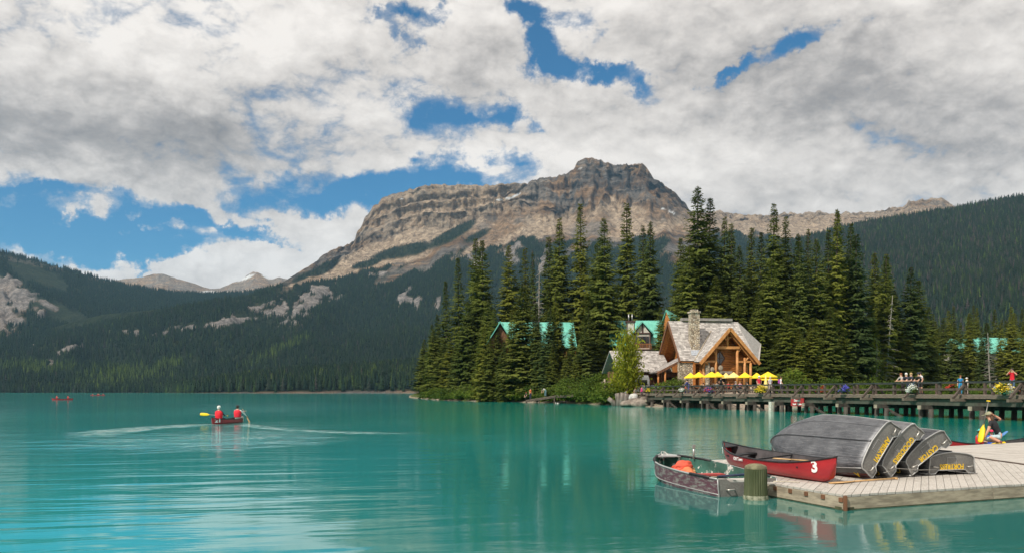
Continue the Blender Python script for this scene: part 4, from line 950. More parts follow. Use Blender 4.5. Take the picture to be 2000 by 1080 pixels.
# roof planes
rr = shingle_roof('roof', [(-1.2, 0, H0), (9.4, 0, H0), (9.2, -DEP, E0), (-1.2, -DEP, E0)], (0, 1, 1.2), SHINGLE, lod, seed=1)
shingle_roof('roof', [(-1.2, 0, H0), (9.4, 0, H0), (9.4, DEP, E0), (-1.2, DEP, E0)], (0, -1, 1.2), SHINGLE, lod, seed=2)
shingle_roof('roof', [(9.4, .02, H0), (13.2, .4, 7.2), (10.3, -4.95, 4.35), (9.15, -4.8, 4.4)], (-1, .3, 1), SHINGLE, lod, seed=3)
GX, GY, GH, GE, GW = 5.0, -7.2, 8.95, 4.2, 4.25
shingle_roof('roof', [(GX, GY, GH), (GX, -1.0, GH), (GX - GW, -4.9, GE + .16), (GX - GW, GY, GE)], (1, 0, 1.1), SHINGLE, lod, seed=4)
shingle_roof('roof', [(GX, GY, GH), (GX, -1.0, GH), (GX + GW, -4.9, GE + .16), (GX + GW, GY, GE)], (-1, 0, 1.1), SHINGLE, lod, seed=5)
for sy in (-1, 1): MB().slab([(-1.15, 0, H0 - .2), (9.3, 0, H0 - .2), (9.3, sy * (DEP - .05), E0 - .2), (-1.15, sy * (DEP - .05), E0 - .2)], (0, sy * 1.2, 1), .06).build('soffit', LOG, lod)
for sx in (-1, 1): MB().slab([(GX, GY + .05, GH - .22), (GX, -1.6, GH - .22), (GX + sx * (GW - .1), -4.8, GE - .1), (GX + sx * (GW - .1), GY + .05, GE - .15)], (sx * 1.1, 0, 1), .06).build('soffit', LOG, lod)
MB().box((4.6, .05, H0 + .28), (7.6, .9, .35)).build('ridge_vent', SHINGLE, lod)
MB().bar((GX - .25, -1.3, GH - .05), (GX - GW + .05, -4.95, GE + .33), .16, .05).build('valley_flashing', pale_wood, lod)
# barge boards of the front gable and of the end gables
for sx in (-1, 1):
    MB().bar((GX, GY - .06, GH - .18), (GX + sx * (GW + .05), GY - .06, GE - .2), .14, .42).build('barge_board', TIMBER, lod)
    MB().bar((GX, GY + .5, GH - .45), (GX + sx * (GW - .35), GY + .5, GE - .1), .22, .34).build('rafter', TIMBER, lod)
for sy in (-1, 1): MB().bar((-1.22, 0, H0 - .2), (-1.22, sy * DEP, E0 - .2), .12, .38).build('barge_board', BROWN, lod)
for sy in (-1, 1): MB().bar((-.5, 0, H0 - .45), (-.5, sy * (DEP - .3), E0 + .0), .22, .3).build('rafter', LOG, lod)
MB().bar((12.9, .25, 6.7), (11.6, -1.9, 5.6), .25, .3).build('rafter', TIMBER, lod); MB().bar((10.2, -1.6, 5.9), (12.6, -.4, 6.3), .25, .25).build('bracket', TIMBER, lod)
# front gable wall of logs, set back under the roof, with door and diamond window
FY = -5.2
MB().slab([(GX - 3.5, FY, 0), (GX + 3.5, FY, 0), (GX + 3.5, FY, 4.6), (GX, FY, 8.3), (GX - 3.5, FY, 4.6)], (0, -1, 0), .3).build('gable_wall', LOGD, lod)
for k in range(33):
    z_ = .2 + k * .245; hw_ = 3.45 if z_ < 4.5 else max(0, 3.45 * (8.2 - z_) / 3.7)
    for a, b in (((-hw_, -1.25), (.35, hw_)) if z_ < 2.6 else ((-hw_, hw_),)):
        if b - a > .2: MB().tube([(GX + a, FY - .06, z_), (GX + b, FY - .06, z_)], .135, 7).build('wall_log', LOG, lod)
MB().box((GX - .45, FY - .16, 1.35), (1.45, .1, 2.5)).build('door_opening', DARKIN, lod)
MB().box((GX - .45, FY - .6, 2.85), (2.5, .7, .42)).build('porch_beam', pale_wood, lod)
dw = MB().slab([(GX - .75, FY - .25, 3.75), (GX, FY - .25, 4.85), (GX - .75, FY - .25, 5.95), (GX - 1.5, FY - .25, 4.85)], (0, -1, 0), .12).build('diamond_window', GLASS, lod)
m_ = MB()
for a, b in (((-.75, 3.75), (0, 4.85)), ((0, 4.85), (-.75, 5.95)), ((-.75, 5.95), (-1.5, 4.85)), ((-1.5, 4.85), (-.75, 3.75)), ((-.75, 3.85), (-.75, 5.85)), ((-1.4, 4.85), (-.1, 4.85))):
    w_ = .1 if a[0] != b[0] and a[1] != b[1] else .05; m_.bar((GX + a[0], FY - .28, a[1]), (GX + b[0], FY - .28, b[1]), .08, w_)
m_.build('frame', BROWN, dw)
for x_, z1, sm in ((-1.75, 6.2, 1), (1.35, 6.2, 1), (-3.45, 4.2, 0), (3.3, 4.2, 0), (2.45, 4.9, 0)):
    MB().tube([(GX + x_, GY + .75, 0), (GX + x_, GY + .75, z1)], [.21, .18], 9).build('post', TIMBER, lod)
MB().bar((GX - 1.95, GY + .62, 6.25), (GX + 1.6, GY + .62, 6.25), .3, .36).build('collar_beam', TIMBER, lod)
MB().tube([(GX - .1, GY + .7, 6.3), (GX - .1, GY + .7, 8.5)], .17, 8).build('king_post', TIMBER, lod)
for x0, z0_, x1, z1 in ((-1.75, 5.4, -2.35, 6.0), (1.35, 5.5, 2.2, 6.35), (2.5, 4.3, 3.3, 5.1), (-.1, 7.3, .75, 7.8), (-.1, 7.2, -.8, 7.7), (-2.9, 3.9, -3.5, 4.5)):
    MB().tube([(GX + x0, GY + .72, z0_), ((2 * GX + x0 + x1) / 2 - .05, GY + .72, (z0_ + z1) / 2 + .1), (GX + x1, GY + .72, z1)], .13, 7).build('brace', TIMBER, lod)
for a, b in ((-3.4, -1.8), (1.4, 3.3)): MB().bar((GX + a, GY + .72, 4.35), (GX + b, GY + .72, 4.35), .22, .26).build('tie_beam', TIMBER, lod)
# masonry at the left of the gable, low terrace wall, chimney
MB().box((-.05, -4.15, 2.15), (2.3, .75, 4.3)).build('stone_wall', STONE, lod); MB().box((GX - 3.1, GY + .55, 1.9), (.5, .5, 3.8)).build('stone_pier', STONE, lod)
MB().box((.9, -4.4, 2.15), (.35, .5, 4.3)).build('corner_post', LOG, lod); MB().box((GX - 2.6, FY - .5, 2.2), (.5, .5, 4.4)).build('stone_pier', STONE, lod)
for a, b in ((-3.6, -1.3), (.5, 4.1)): MB().box((GX + (a + b) / 2, GY - .4, .5), (b - a, .5, 1.0)).box((GX + (a + b) / 2, GY - .4, 1.05), (b - a + .1, .6, .12)).build('terrace_wall', STONE, lod)
ch = MB().box((1.55, -2.9, 7.7), (1.2, 1.15, 7.0)).build('chimney', STONE, lod); MB().box((1.55, -2.9, 11.32), (1.45, 1.4, .24)).box((1.55, -2.9, 11.55), (.9, .8, .3)).build('chimney_cap', STONE, ch)
MB().slab([(.85, -3.62, 6.02), (2.35, -3.62, 6.02), (2.55, -4.2, 5.3), (.65, -4.2, 5.3)], (0, -1.2, 1), .05).build('flashing', material('lead_flashing', (.5, .53, .58), .4, metal=.6), lod)
for x_, z_, r_ in ((-2.35, 3.25, .32), (-1.15, 3.45, .36)): MB().ell((GX + x_, GY + .5, z_), (r_, .12, r_ * 1.1), 10, 6).build('sign_disc', pale_wood, lod)
# tall windows of the left end gable
for j, (ya, yb, zt_) in enumerate(((-3.2, -2.25, 4.9), (-2.15, -1.2, 6.1), (-1.1, -.15, 7.2), (.0, .95, 7.2), (1.05, 2.0, 6.0))):
    w = MB().slab([(.86, ya, .6), (.86, yb, .6), (.86, yb, zt_ + (.9 if j < 3 else -.9)), (.86, ya, zt_)], (-1, 0, 0), .06).build('window', GLASS, lod)
    f = MB()
    for y_ in (ya, yb): f.box((.80, y_, 3.2), (.12, .12, 5.6 if j else 4.6))
    for z_ in (.6, 1.6, 2.6): f.box((.80, (ya + yb) / 2, z_), (.1, yb - ya, .1 if z_ != 2.6 else .3))
    f.build('frame', LOG, w)
# low wing and porch on the left
MB().box((-4.3, 4.0, 1.6), (7.4, 6.4, 3.2)).build('wing_wall', BROWN, lod)
for k in range(24): MB().box((-7.85 + k * .3, .77, 1.6), (.05, .06, 3.1)).build('batten', BROWN, lod)
shingle_roof('wing_roof', [(-8.6, 4.2, 6.2), (-.6, 4.2, 6.2), (-.6, .1, 3.1), (-8.6, .1, 3.1)], (0, 1, .8), SHINGLE, lod, seed=6)
shingle_roof('wing_roof', [(-8.6, 4.2, 6.2), (-.6, 4.2, 6.2), (-.6, 8.2, 3.1), (-8.6, 8.2, 3.1)], (0, -1, .8), SHINGLE, lod, seed=7)
shingle_roof('porch_roof', [(.3, -2.9, 5.0), (.3, .6, 5.0), (-3.9, .6, 2.9), (-3.9, -2.9, 2.9)], (1, 0, .5), SHINGLE, lod, seed=8)
MB().bar((.3, -2.95, 4.85), (-3.95, -2.95, 2.75), .12, .32).build('barge_board', BROWN, lod)
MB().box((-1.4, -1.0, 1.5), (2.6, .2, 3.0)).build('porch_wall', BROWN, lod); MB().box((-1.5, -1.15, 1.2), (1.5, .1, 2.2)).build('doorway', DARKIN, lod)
for x_ in (-3.6, -2.6): MB().tube([(x_, -2.7, 0), (x_, -2.7, 3.1)], .14, 7).build('post', LOG, lod)
for x_ in (-3.2, -1.9): MB().tube([(x_, -3.4, 0), (x_, -3.4, .8)], [.42, .40], 10).build('barrel_planter', pale_wood, lod)

# ================================================================== houses with turquoise roofs
TURQ = material('turquoise_metal_roof', (.16, .50, .40), .45, col2=(.11, .38, .31), scale=.7, spec=.5)
CREAM = material('cream_stucco', (.52, .48, .42), .85, var=.15); TRIM = material('dark_trim', (.06, .028, .022), .7, var=.3)
def gable_roof(name, x0, x1, yr_, hr, yf, hf, yb, hb, parent, seams=.5):
    """two roof planes with raised standing seams"""
    for sgn_, ye, he in ((-1, yf, hf), (1, yb, hb)):
        poly = [(x0, yr_, hr), (x1, yr_, hr), (x1, ye, he), (x0, ye, he)]; n_ = Vector((0, sgn_ * (hr - he), abs(ye - yr_)))
        mb = MB().slab(poly, n_, .14); k = int((x1 - x0) / seams)
        for i in range(k + 1): x_ = x0 + i * (x1 - x0) / k; o = n_.normalized() * .03; mb.bar(Vector((x_, yr_, hr)) + o, Vector((x_, ye, he)) + o, .05, .06)
        mb.build(name, TURQ, parent)
d = 152.0; zg = 2.0
cha = empty('chalet', (px2x(1250, d), d, zg), R(-4), 'cream chalet with turquoise metal roof, dormer balcony and boxed chimney behind the lodge', 'chalet')
k = d / F
gable_roof('roof', -60 * k, 48 * k, 3.6, 12.6, -1.6, 7.9, 9.5, 6.5, cha)
MB().box((0, 4, 3.9), (9.0, 9.0, 7.8)).build('wall', CREAM, cha); MB().slab([(4.5, -.5, 7.8), (4.5, 8.5, 7.8), (4.5, 3.6, 12.2)], (1, 0, 0), .2).build('gable_wall', CREAM, cha); MB().box((.3, -1.2, 3.2), (8.0, 1.6, 6.4)).build('lower_storey', TRIM, cha)
dm = MB().box((.25, -.6, 8.6), (2.5, 3.0, 2.9)).build('dormer', CREAM, cha)
MB().slab([(-1.0, -2.12, 10.0), (1.5, -2.12, 10.0), (.25, -2.12, 11.7)], (0, -1, 0), .1).build('dormer_gable', CREAM, dm)
for sx in (-1, 1): MB().slab([(.25, -2.7, 12.0), (.25, 3.2, 12.0), (.25 + sx * 2.0, 1.6, 9.75), (.25 + sx * 2.0, -2.7, 9.75)], (sx, 0, 1), .14).build('dormer_roof', TURQ, dm)
for a, b in (((.25, 11.9), (-1.75, 9.7)), ((.25, 11.9), (2.25, 9.7)), ((-1.1, 9.95), (1.6, 9.95)), ((.25, 10), (.25, 11.7)), ((-1.05, 9.9), (-1.05, 7.2)), ((1.55, 9.9), (1.55, 7.2))): MB().bar((a[0], -2.2, a[1]), (b[0], -2.2, b[1]), .12, .22).build('timber_trim', TRIM, dm)
wn = MB().box((.25, -2.14, 8.5), (2.2, .1, 1.9)).build('balcony_door', GLASS, dm); m_ = MB()
for x_ in (-.5, .25, 1.0): m_.box((x_, -2.2, 8.5), (.09, .08, 1.9))
m_.build('frame', TRIM, wn)
bl = MB().box((.25, -2.6, 7.1), (3.2, 1.0, .18)).build('balcony', TRIM, cha)
for i in range(15): MB().box((-1.2 + i * .205, -3.05, 7.6), (.06, .05, .9)).build('baluster', LOGD, bl)
MB().box((.25, -3.05, 8.07), (3.2, .09, .09)).build('handrail', LOGD, bl)
cb = MB().box((-1.7, -.6, 9.9), (1.35, 1.2, 4.2)).build('chimney', CREAM, cha); m_ = MB()
for x_ in (-2.33, -1.07): m_.box((x_, -1.22, 9.9), (.16, .1, 4.2))
m_.box((-1.7, -.6, 12.05), (1.7, 1.5, .3)); m_.build('trim', TRIM, cb)
for x_ in (-2.0, -1.4): MB().tube([(x_, -.5, 12.1), (x_, -.5, 13.4)], .12, 7).build('flue', material('galvanised_flue', (.4, .4, .4), .4, metal=.8), cb)
for x_ in (.8, 2.4): MB().box((x_, -2.06, 4.6), (1.1, .1, 1.4)).build('window', GLASS, cha)
d = 150.0
pk = empty('peaked_house', (px2x(1301, d), d, 2.0), 0, 'steep turquoise roofed house with orange gable peeking over the lodge roof', 'house')
hp = HC + (HY - 604) / F * d - 2.0
MB().box((2.2, 4.2, 4.2), (5.5, 7, 8.4)).build('wall', CREAM, pk)
MB().slab([(0, 0, hp), (4.2, 3.6, hp - 1.6), (4.4, -2.4, hp - 7.2), (2.2, -3.2, hp - 7.0)], (.5, -1, 1), .16).build('roof', TURQ, pk)
MB().slab([(0, .2, hp), (4.2, 3.8, hp - 1.6), (2.0, 8, hp - 6.5), (-1.5, 6, hp - 6.5)], (-.3, 1, 1), .16).build('roof', TURQ, pk)
MB().slab([(.12, .35, hp - .3), (2.15, -2.7, hp - 7.0), (-.9, 2.2, hp - 7.0)], (-1, -1, 0), .2).build('gable_wall', LOG, pk)
d = 174.0; k = d / F
ch2 = empty('chalet', (px2x(1045, d), d, 2.2), R(3), 'long turquoise roofed chalet half hidden by the trees on the point', 'chalet')
gable_roof('roof', -70 * k, 80 * k, 4, 13.9, -2.0, 8.4, 10, 8.0, ch2, .7); MB().box((.5, 4, 4.2), (14, 10, 8.4)).build('wall', BROWN, ch2)
for sx in (-1, 1): MB().slab([(-7.2, -6, 13.3), (-7.2, 3, 13.3), (-7.2 + sx * 3.9, 3, 7.0), (-7.2 + sx * 3.9, -6, 7.0)], (sx * 6.3, 0, 3.9), .16).build('cross_roof', TURQ, ch2)
MB().slab([(-10.4, -5.2, 0), (-4.0, -5.2, 0), (-4.0, -5.2, 7.4), (-7.2, -5.2, 12.6), (-10.4, -5.2, 7.4)], (0, -1, 0), 6).build('cross_wall', BROWN, ch2)
for x_ in (-8.6, -6.6): MB().box((x_, -5.26, 5.2), (1.1, .1, 1.5)).build('window', GLASS, ch2)
for x_ in (4.5, 7.0): MB().box((x_, -1.1, 6.2), (1.3, .1, 2.0)).build('window', GLASS, ch2); 
for i in range(6): MB().box((3.4 + i * .9, -1.9, 5.0), (.12, .12, 5.5)).build('balcony_post', LOG, ch2)
for px_, ytop, w_, d, lb in ((1537, 613, 26, 178, 'turquoise roofed cabin glimpsed between the trees right of the lodge'), (1905, 660, 40, 206, 'low turquoise roofed cabin in the wood, left one of two'), (1975, 658, 60, 210, 'low turquoise roofed cabin in the wood near the picture edge')):
    k = d / F; e = empty('cabin', (px2x(px_, d), d, 2.5), R(8), lb, 'cabin'); h_ = HC + (HY - ytop) * k - 2.5
    gable_roof('roof', -w_ * k * .9, w_ * k * .9, 3, h_, -1.5, h_ - 3.6, 7.5, h_ - 3.6, e, .7); MB().box((0, 3, (h_ - 3.6) / 2), (w_ * k * 1.5, 7, h_ - 3.6)).build('wall', CREAM, e)
    MB().box((1, -.55, h_ - 5), (1.2, .1, 1.3)).build('window', GLASS, e)

# ================================================================== terrace umbrellas, tables, vehicles, shore things
YEL = material('umbrella_cloth', (.86, .58, .02), .75, var=.08); YEL2 = material('faded_umbrella_cloth', (.80, .60, .20), .75, var=.08); POLE = material('umbrella_pole', (.32, .2, .1), .6)
def canopy_mesh(w, h, drop, n=8):
    mb = MB(); top = (0, 0, h); ring = []
    for i in range(n * 4):
        a = 2 * math.pi * i / (n * 4); k = (i % 4) / 4; c = math.cos(math.pi / n) / math.cos((a % (2 * math.pi / n)) - math.pi / n); ring.append((w * c * math.cos(a), w * c * math.sin(a)))
    rings = [[(x * t, y * t, h * (1 - t) ** 1.15 - drop * 0) for x, y in ring] for t in (.04, .35, .7, 1.0)] + [[(x * 1.0, y * 1.0, -drop) for x, y in ring]]
    mb.loft(rings, 0, False, True); mb.add(rings[0], [list(range(len(ring)))]); return mb
ULAB = ['leftmost yellow umbrella by the lodge stone wall', 'second yellow umbrella from the left on the terrace', 'third yellow umbrella from the left, before the timber posts', 'fourth yellow umbrella from the left, in front of the lodge door', 'small faded yellow umbrella right of the lodge door', 'faded yellow umbrella, lighter than the others, mid terrace', 'yellow umbrella under the right half of the front gable', 'yellow umbrella at the right corner of the lodge', 'rightmost large yellow umbrella with two tiers']
for i, (px_, yt_, hw_, d, mt) in enumerate([(1349, 727, 12, 112, YEL), (1365, 725.5, 13, 110, YEL), (1390, 725, 16, 108, YEL), (1402, 724.8, 12, 111, YEL), (1418, 727, 9, 113, YEL2), (1433, 726, 13, 109, YEL2), (1455, 725.8, 13, 108, YEL), (1478, 727, 12, 110, YEL), (1500, 725, 17, 107, YEL)]):
    x = px2x(px_, d); zt_ = HC + (HY - yt_) / F * d; e = empty('patio_umbrella', (x, d, gz1(x, d)), rnd.random(), ULAB[i], 'umbrella', 'yellow umbrellas on the terrace'); zl_ = zt_ - e.location.z
    c = canopy_mesh(hw_ / F * d * 1.12, .62, .12).build('canopy', mt, e); c.location.z = zl_ - .62
    if i == 8: c2 = canopy_mesh(hw_ / F * d * 1.25, .5, .1).build('canopy', mt, e); c2.location.z = zl_ - .98
    MB().tube([(0, 0, 0), (0, 0, zl_ - .03)], .035, 6).build('pole', POLE, e); MB().box((0, 0, .06), (.5, .5, .12)).build('base', basket_m, e)
x, d = px2x(1491, 107), 106.0
e = empty('patio_umbrella', (x, d, gz1(x, d)), 0, 'closed yellow umbrella standing at the right end of the terrace', 'umbrella', 'yellow umbrellas on the terrace')
MB().tube([(0, 0, .75), (0, 0, 1.2), (0, 0, 2.0), (0, 0, 2.5)], [.34, .27, .14, .04], 10).build('canopy', YEL2, e); MB().tube([(0, 0, 0), (0, 0, 2.6)], .035, 6).build('pole', POLE, e)
CHAIRW = material('chair_wood', (.24, .12, .06), .6)
def table(x, y, label):
    z = gz1(x, y); e = empty('terrace_table', (x, y, z), rnd.random(), label, 'table', 'terrace tables'); MB().box((0, 0, .73), (.9, .9, .05)).build('tabletop', CHAIRW, e)
    for sx in (-1, 1):
        for sy in (-1, 1): MB().box((sx * .38, sy * .38, .35), (.05, .05, .70)).build('leg', CHAIRW, e)
    return e
def chair(x, y, rz, label):
    z = gz1(x, y); e = empty('terrace_chair', (x, y, z), rz, label, 'chair', 'terrace chairs'); MB().box((0, 0, .45), (.44, .44, .04)).build('seat', CHAIRW, e); MB().box((0, -.21, .72), (.44, .04, .45)).build('backrest', CHAIRW, e)
    for sx in (-1, 1):
        for sy in (-1, 1): MB().box((sx * .19, sy * .19, .215), (.04, .04, .43)).build('leg', CHAIRW, e)
TABLES = [(1362, 109.5), (1382, 108), (1402, 109.5), (1425, 108.5), (1448, 107.5), (1470, 109), (1500, 107.8)]
for i, (px_, d) in enumerate(TABLES): table(px2x(px_, d), d, f'brown square terrace table, {ordinal(i + 1)} from the left under the umbrellas')

# dark blue hatchback seen from behind
CARB = material('dark_blue_paint', (.018, .028, .055), .25, var=.1, spec=.7); TYRE = material('tyre', (.015, .015, .015), .9); RIM = material('alloy_rim', (.45, .45, .46), .3, metal=.8); LAMP = material('tail_lamp', (.45, .02, .02), .25)
def wheels(e, pts, r):
    for p in pts:
        w = MB().tube([(p[0] - .1, p[1], p[2]), (p[0] + .1, p[1], p[2])], r, 14).build('wheel', TYRE, e); MB().tube([(p[0] - .11, p[1], p[2]), (p[0] + .11, p[1], p[2])], r * .6, 10).build('rim', RIM, w)
d = 118.5; x = px2x(1277, d)
car = empty('parked_car', (x, d, gz1(x, d)), R(6), 'dark blue hatchback parked rear-on beside the bright green bush', 'car')
prof = [(-2.0, .35, .80), (-2.02, .62, .84), (-1.95, .92, .84), (-1.55, 1.38, .66), (-.9, 1.50, .60), (.2, 1.46, .60), (1.0, 1.0, .80), (1.9, .85, .78), (2.05, .5, .74)]
mb = MB(); mb.loft([[(-w, y, .28), (-w, y, z * .62), (-w * .9, y, z), (w * .9, y, z), (w, y, z * .62), (w, y, .28)] for y, z, w in prof], 0, True, True, True); mb.build('body', CARB, car)
MB().slab([(-.62, -1.90, 1.0), (.62, -1.90, 1.0), (.52, -1.58, 1.36), (-.52, -1.58, 1.36)], (0, -1, .8), .02).build('rear_window', material('car_glass', (.10, .12, .14), .1, spec=.8), car).location = (0, -.03, .02)
for sx in (-1, 1):
    MB().box((sx * .68, -1.985, .82), (.24, .08, .2)).build('tail_lamp', LAMP, car); MB().box((sx * .93, .55, 1.02), (.2, .12, .14)).build('mirror', CARB, car)
MB().box((0, -2.04, .68), (.5, .03, .13)).build('number_plate', white, car); MB().box((0, -2.06, .42), (1.6, .12, .18)).build('bumper', CARB, car)
wheels(car, [(sx * .74, y_, .31) for sx in (-1, 1) for y_ in (-1.3, 1.3)], .31)
d = 124.0; x = px2x(1243, d)
van = empty('camper_van', (x, d, gz1(x, d)), R(8), 'white camper van with rounded roof parked behind the yellow-green sapling', 'van')
VANW = material('van_white', (.78, .78, .76), .35, var=.06)
prof = [(-3.0, 2.7, 1.0), (-2.9, 3.0, 1.02), (1.6, 3.1, 1.05), (2.4, 2.9, 1.0), (2.6, 2.1, .98), (3.6, 1.3, .95), (3.7, .7, .92)]
MB().loft([[(-w, y, .4), (-w, y, z * .85), (-w * .82, y, z), (w * .82, y, z), (w, y, z * .85), (w, y, .4)] for y, z, w in prof], 0, True, True, True).build('body', VANW, van)
MB().box((0, -3.0, 2.0), (1.4, .06, .7)).build('rear_window', GLASS, van); MB().box((0, -3.05, .55), (2.0, .14, .22)).build('bumper', material('grey_plastic', (.12, .12, .12), .6), van)
for sx in (-1, 1): MB().box((sx * .85, -2.98, 1.1), (.16, .08, .5)).build('tail_lamp', LAMP, van); MB().box((sx * 1.04, 0, 2.1), (.04, 1.6, .6)).build('side_window', GLASS, van)
wheels(van, [(sx * .9, y_, .38) for sx in (-1, 1) for y_ in (-1.9, 2.2)], .38)

# notice board, boulders, stumps and the little plank ramp on the shore
d = 127.0; x = px2x(1197, d)
nb = empty('notice_board', (x, d, gz1(x, d)), R(12), 'roofed log notice board with white and green panel among the shrubs', 'notice board')
for sx in (-1, 1): MB().tube([(sx * 1.25, 0, 0), (sx * 1.25, 0, 3.3)], .14, 8).build('post', pale_wood, nb)
MB().tube([(-1.7, 0, 2.8), (1.8, 0, 2.85)], .12, 8).build('crossbeam', wood, nb)
pn = MB().box((.35, -.1, 1.95), (1.3, .08, 1.5)).build('panel', white, nb); MB().box((.35, -.16, 1.55), (1.1, .04, .5)).build('map_print', material('map_green', (.10, .36, .26), .5, var=.3, scale=4), pn); MB().box((.35, -.16, 2.25), (.7, .04, .5)).build('picture_print', material('print_grey', (.2, .2, .2), .6, var=.8, scale=5), pn)
ROCKM = material('boulder_stone', (.25, .21, .175), .9, col2=(.11, .09, .075), scale=1.5, bump=.6, bscale=6); STUMPM = material('bleached_stump', (.24, .205, .18), .9, col2=(.08, .065, .055), scale=3, stretch=(1, 1, .25), bump=.6, bscale=9)
def boulder(name, x, y, z, r, sq, mt, label, group, seed):
    q = random.Random(seed); bm = bmesh.new(); bmesh.ops.create_icosphere(bm, subdivisions=3, radius=1)
    for v in bm.verts: n_ = 1 + .30 * (float(vnoise(v.co.x * 1.6 + seed * 3.1, v.co.y * 1.6 + v.co.z * 2.3)) - .5) + .15 * (float(vnoise(v.co.x * 4 + seed, v.co.z * 4 + v.co.y * 3)) - .5); v.co = Vector((v.co.x * r[0], v.co.y * r[1], v.co.z * r[2] * sq)) * n_
    me = bpy.data.meshes.new(name); bm.to_mesh(me); bm.free(); me.materials.append(mt); me.polygons.foreach_set('use_smooth', [True] * len(me.polygons))
    o = link(bpy.data.objects.new(name, me)); o.location = (x, y, z); o.rotation_euler = (0, 0, q.random() * 6); tag(o, label, 'rock', group); return o
for i, (px_, py_, d, r, mt, lb) in enumerate([(1237, 775, 113.5, (.75, .6, .62), material('pale_boulder', (.40, .39, .37), .9, var=.4, scale=3, bump=.4), 'pale grey round boulder at the bridge end'), (1228, 787, 112.5, (1.6, 1.0, .5), ROCKM, 'flat brown slab of rock at the waterline below the pale boulder'), (1250, 787, 111.5, (1.4, 1.0, .6), ROCKM, 'brown rock wedged under the bridge end'), (1258, 778, 113, (.7, .6, .5), ROCKM, 'small brown rock beside the bridge railing end'),
                                              (1240, 781, 113, (1.3, 1.0, .45), ROCKM, 'low brown rock ledge under the pale boulder'), (1100, 785, 143, (1.2, .8, .35), ROCKM, 'flat stone on the shore right of the plank ramp'), (1088, 787, 142, (.7, .5, .3), material('white_stone', (.6, .58, .55), .9), 'small white stone at the waterline by the ramp'), (836, 778, 224, (2.4, 1.2, .4), ROCKM, 'low stones at the tip of the point'), (850, 781, 204, (1.6, 1.0, .3), ROCKM, 'few stones along the waterline near the tip')]):
    p_ = P(px_, py_, d); boulder('boulder', p_.x, p_.y, p_.z - .1, r, 1, mt, lb, 'rocks on the shore', i)
for i, (px_, d, h_, ln) in enumerate([(1208, 116.5, 1.6, -.2), (1214, 115.5, 1.7, .1), (1222, 115, 1.5, .15), (1201, 117, .9, -.9)]):
    x = px2x(px_, d); o = MB().tube([(0, 0, -.4), (ln * .3, 0, h_ * .5), (ln, 0, h_)], [.42, .33, .30], 9).build('tree_stump', STUMPM); o.location = (x, d, .1)
    tag(o, ['bleached stump, left upright one of the three on the rocky bank', 'bleached stump, middle one of the three on the rocky bank', 'bleached stump nearest the pale boulder', 'leaning grey root end at the waterline below the stumps'][i], 'stump', 'stumps on the bank')
rp = empty('plank_ramp', (0, 0, 0), 0, 'small grey plank jetty sloping up to the shrubs on posts', 'jetty')
ra, rb, rc = P(1027, 781, 144), P(1086, 772, 141), P(1120, 770.5, 137)
for a, b in ((ra, rb), (rb, rc)):
    n_ = 7 if a is ra else 4
    for i in range(n_):
        for j in range(3): 
            p0, p1 = a.lerp(b, i / n_), a.lerp(b, (i + .97) / n_); off = Vector((.15, .5 * j, 0)); MB().bar(p0 + off, p1 + off, .47, .08).build('plank', wood, rp)
    MB().bar(a - Vector((0, .1, .2)), b - Vector((0, .1, .2)), .14, .26).build('beam', rail_wood, rp)
for t_ in (.02, .45, .95):
    p_ = ra.lerp(rb, t_); MB().tube([(p_.x, p_.y, -1), (p_.x, p_.y, p_.z - .05)], .12, 7).build('post', rail_wood, rp)
# ================================================================== the floating dock
def dock_material():
    m = bpy.data.materials.new('dock_plank'); m.use_nodes = True; t = m.node_tree; t.nodes.clear(); N = NT(t)
    oi = N.n('ShaderNodeObjectInfo').outputs['Random']; tc = N.n('ShaderNodeTexCoord').outputs['Object']
    v = N.v('ADD', tc, N.comb(N.m('MULTIPLY', oi, 31), N.m('MULTIPLY', oi, 17), 0))
    g = N.noise(N.v('MULTIPLY', v, (60, 3, 10)), 1, 5, .65); b_ = N.noise(v, 1.4, 5, .65)
    c = N.mix(N.ss(g, .25, .75), (.32, .295, .265), (.52, .49, .45)); c = N.mix(N.m('MULTIPLY', N.ss(b_, .50, .70), .55), c, (.25, .22, .19))
    st = N.noise(N.n('ShaderNodeNewGeometry').outputs['Position'], .9, 6, .65); c = N.mix(N.m('MULTIPLY', N.ss(st, .54, .66), .45), c, (.19, .165, .14))
    c = N.mix(N.m('MULTIPLY_ADD', oi, .5, 0), c, (.49, .455, .415)); c = N.mix(N.m('MULTIPLY', N.ss(oi, .75, 1), .4), c, (.30, .265, .23))
    p = N.n('ShaderNodeBsdfPrincipled'); N.put(p.inputs['Base Color'], c); p.inputs['Roughness'].default_value = .85; p.inputs['Specular IOR Level'].default_value = .2
    b = N.n('ShaderNodeBump'); b.inputs['Strength'].default_value = .35; b.inputs['Distance'].default_value = .004; N.put(b.inputs['Height'], g); t.links.new(b.outputs[0], p.inputs['Normal'])
    o = N.n('ShaderNodeOutputMaterial'); t.links.new(p.outputs[0], o.inputs[0]); return m
PLANK = dock_material(); SKIRT = material('dock_skirt', (.42, .35, .26), .85, col2=(.23, .19, .14), scale=3, stretch=(1, 1, 6), bump=.3); ALGAE = material('wet_float', (.060, .062, .03), .6, var=.5, scale=4)
DT = .25
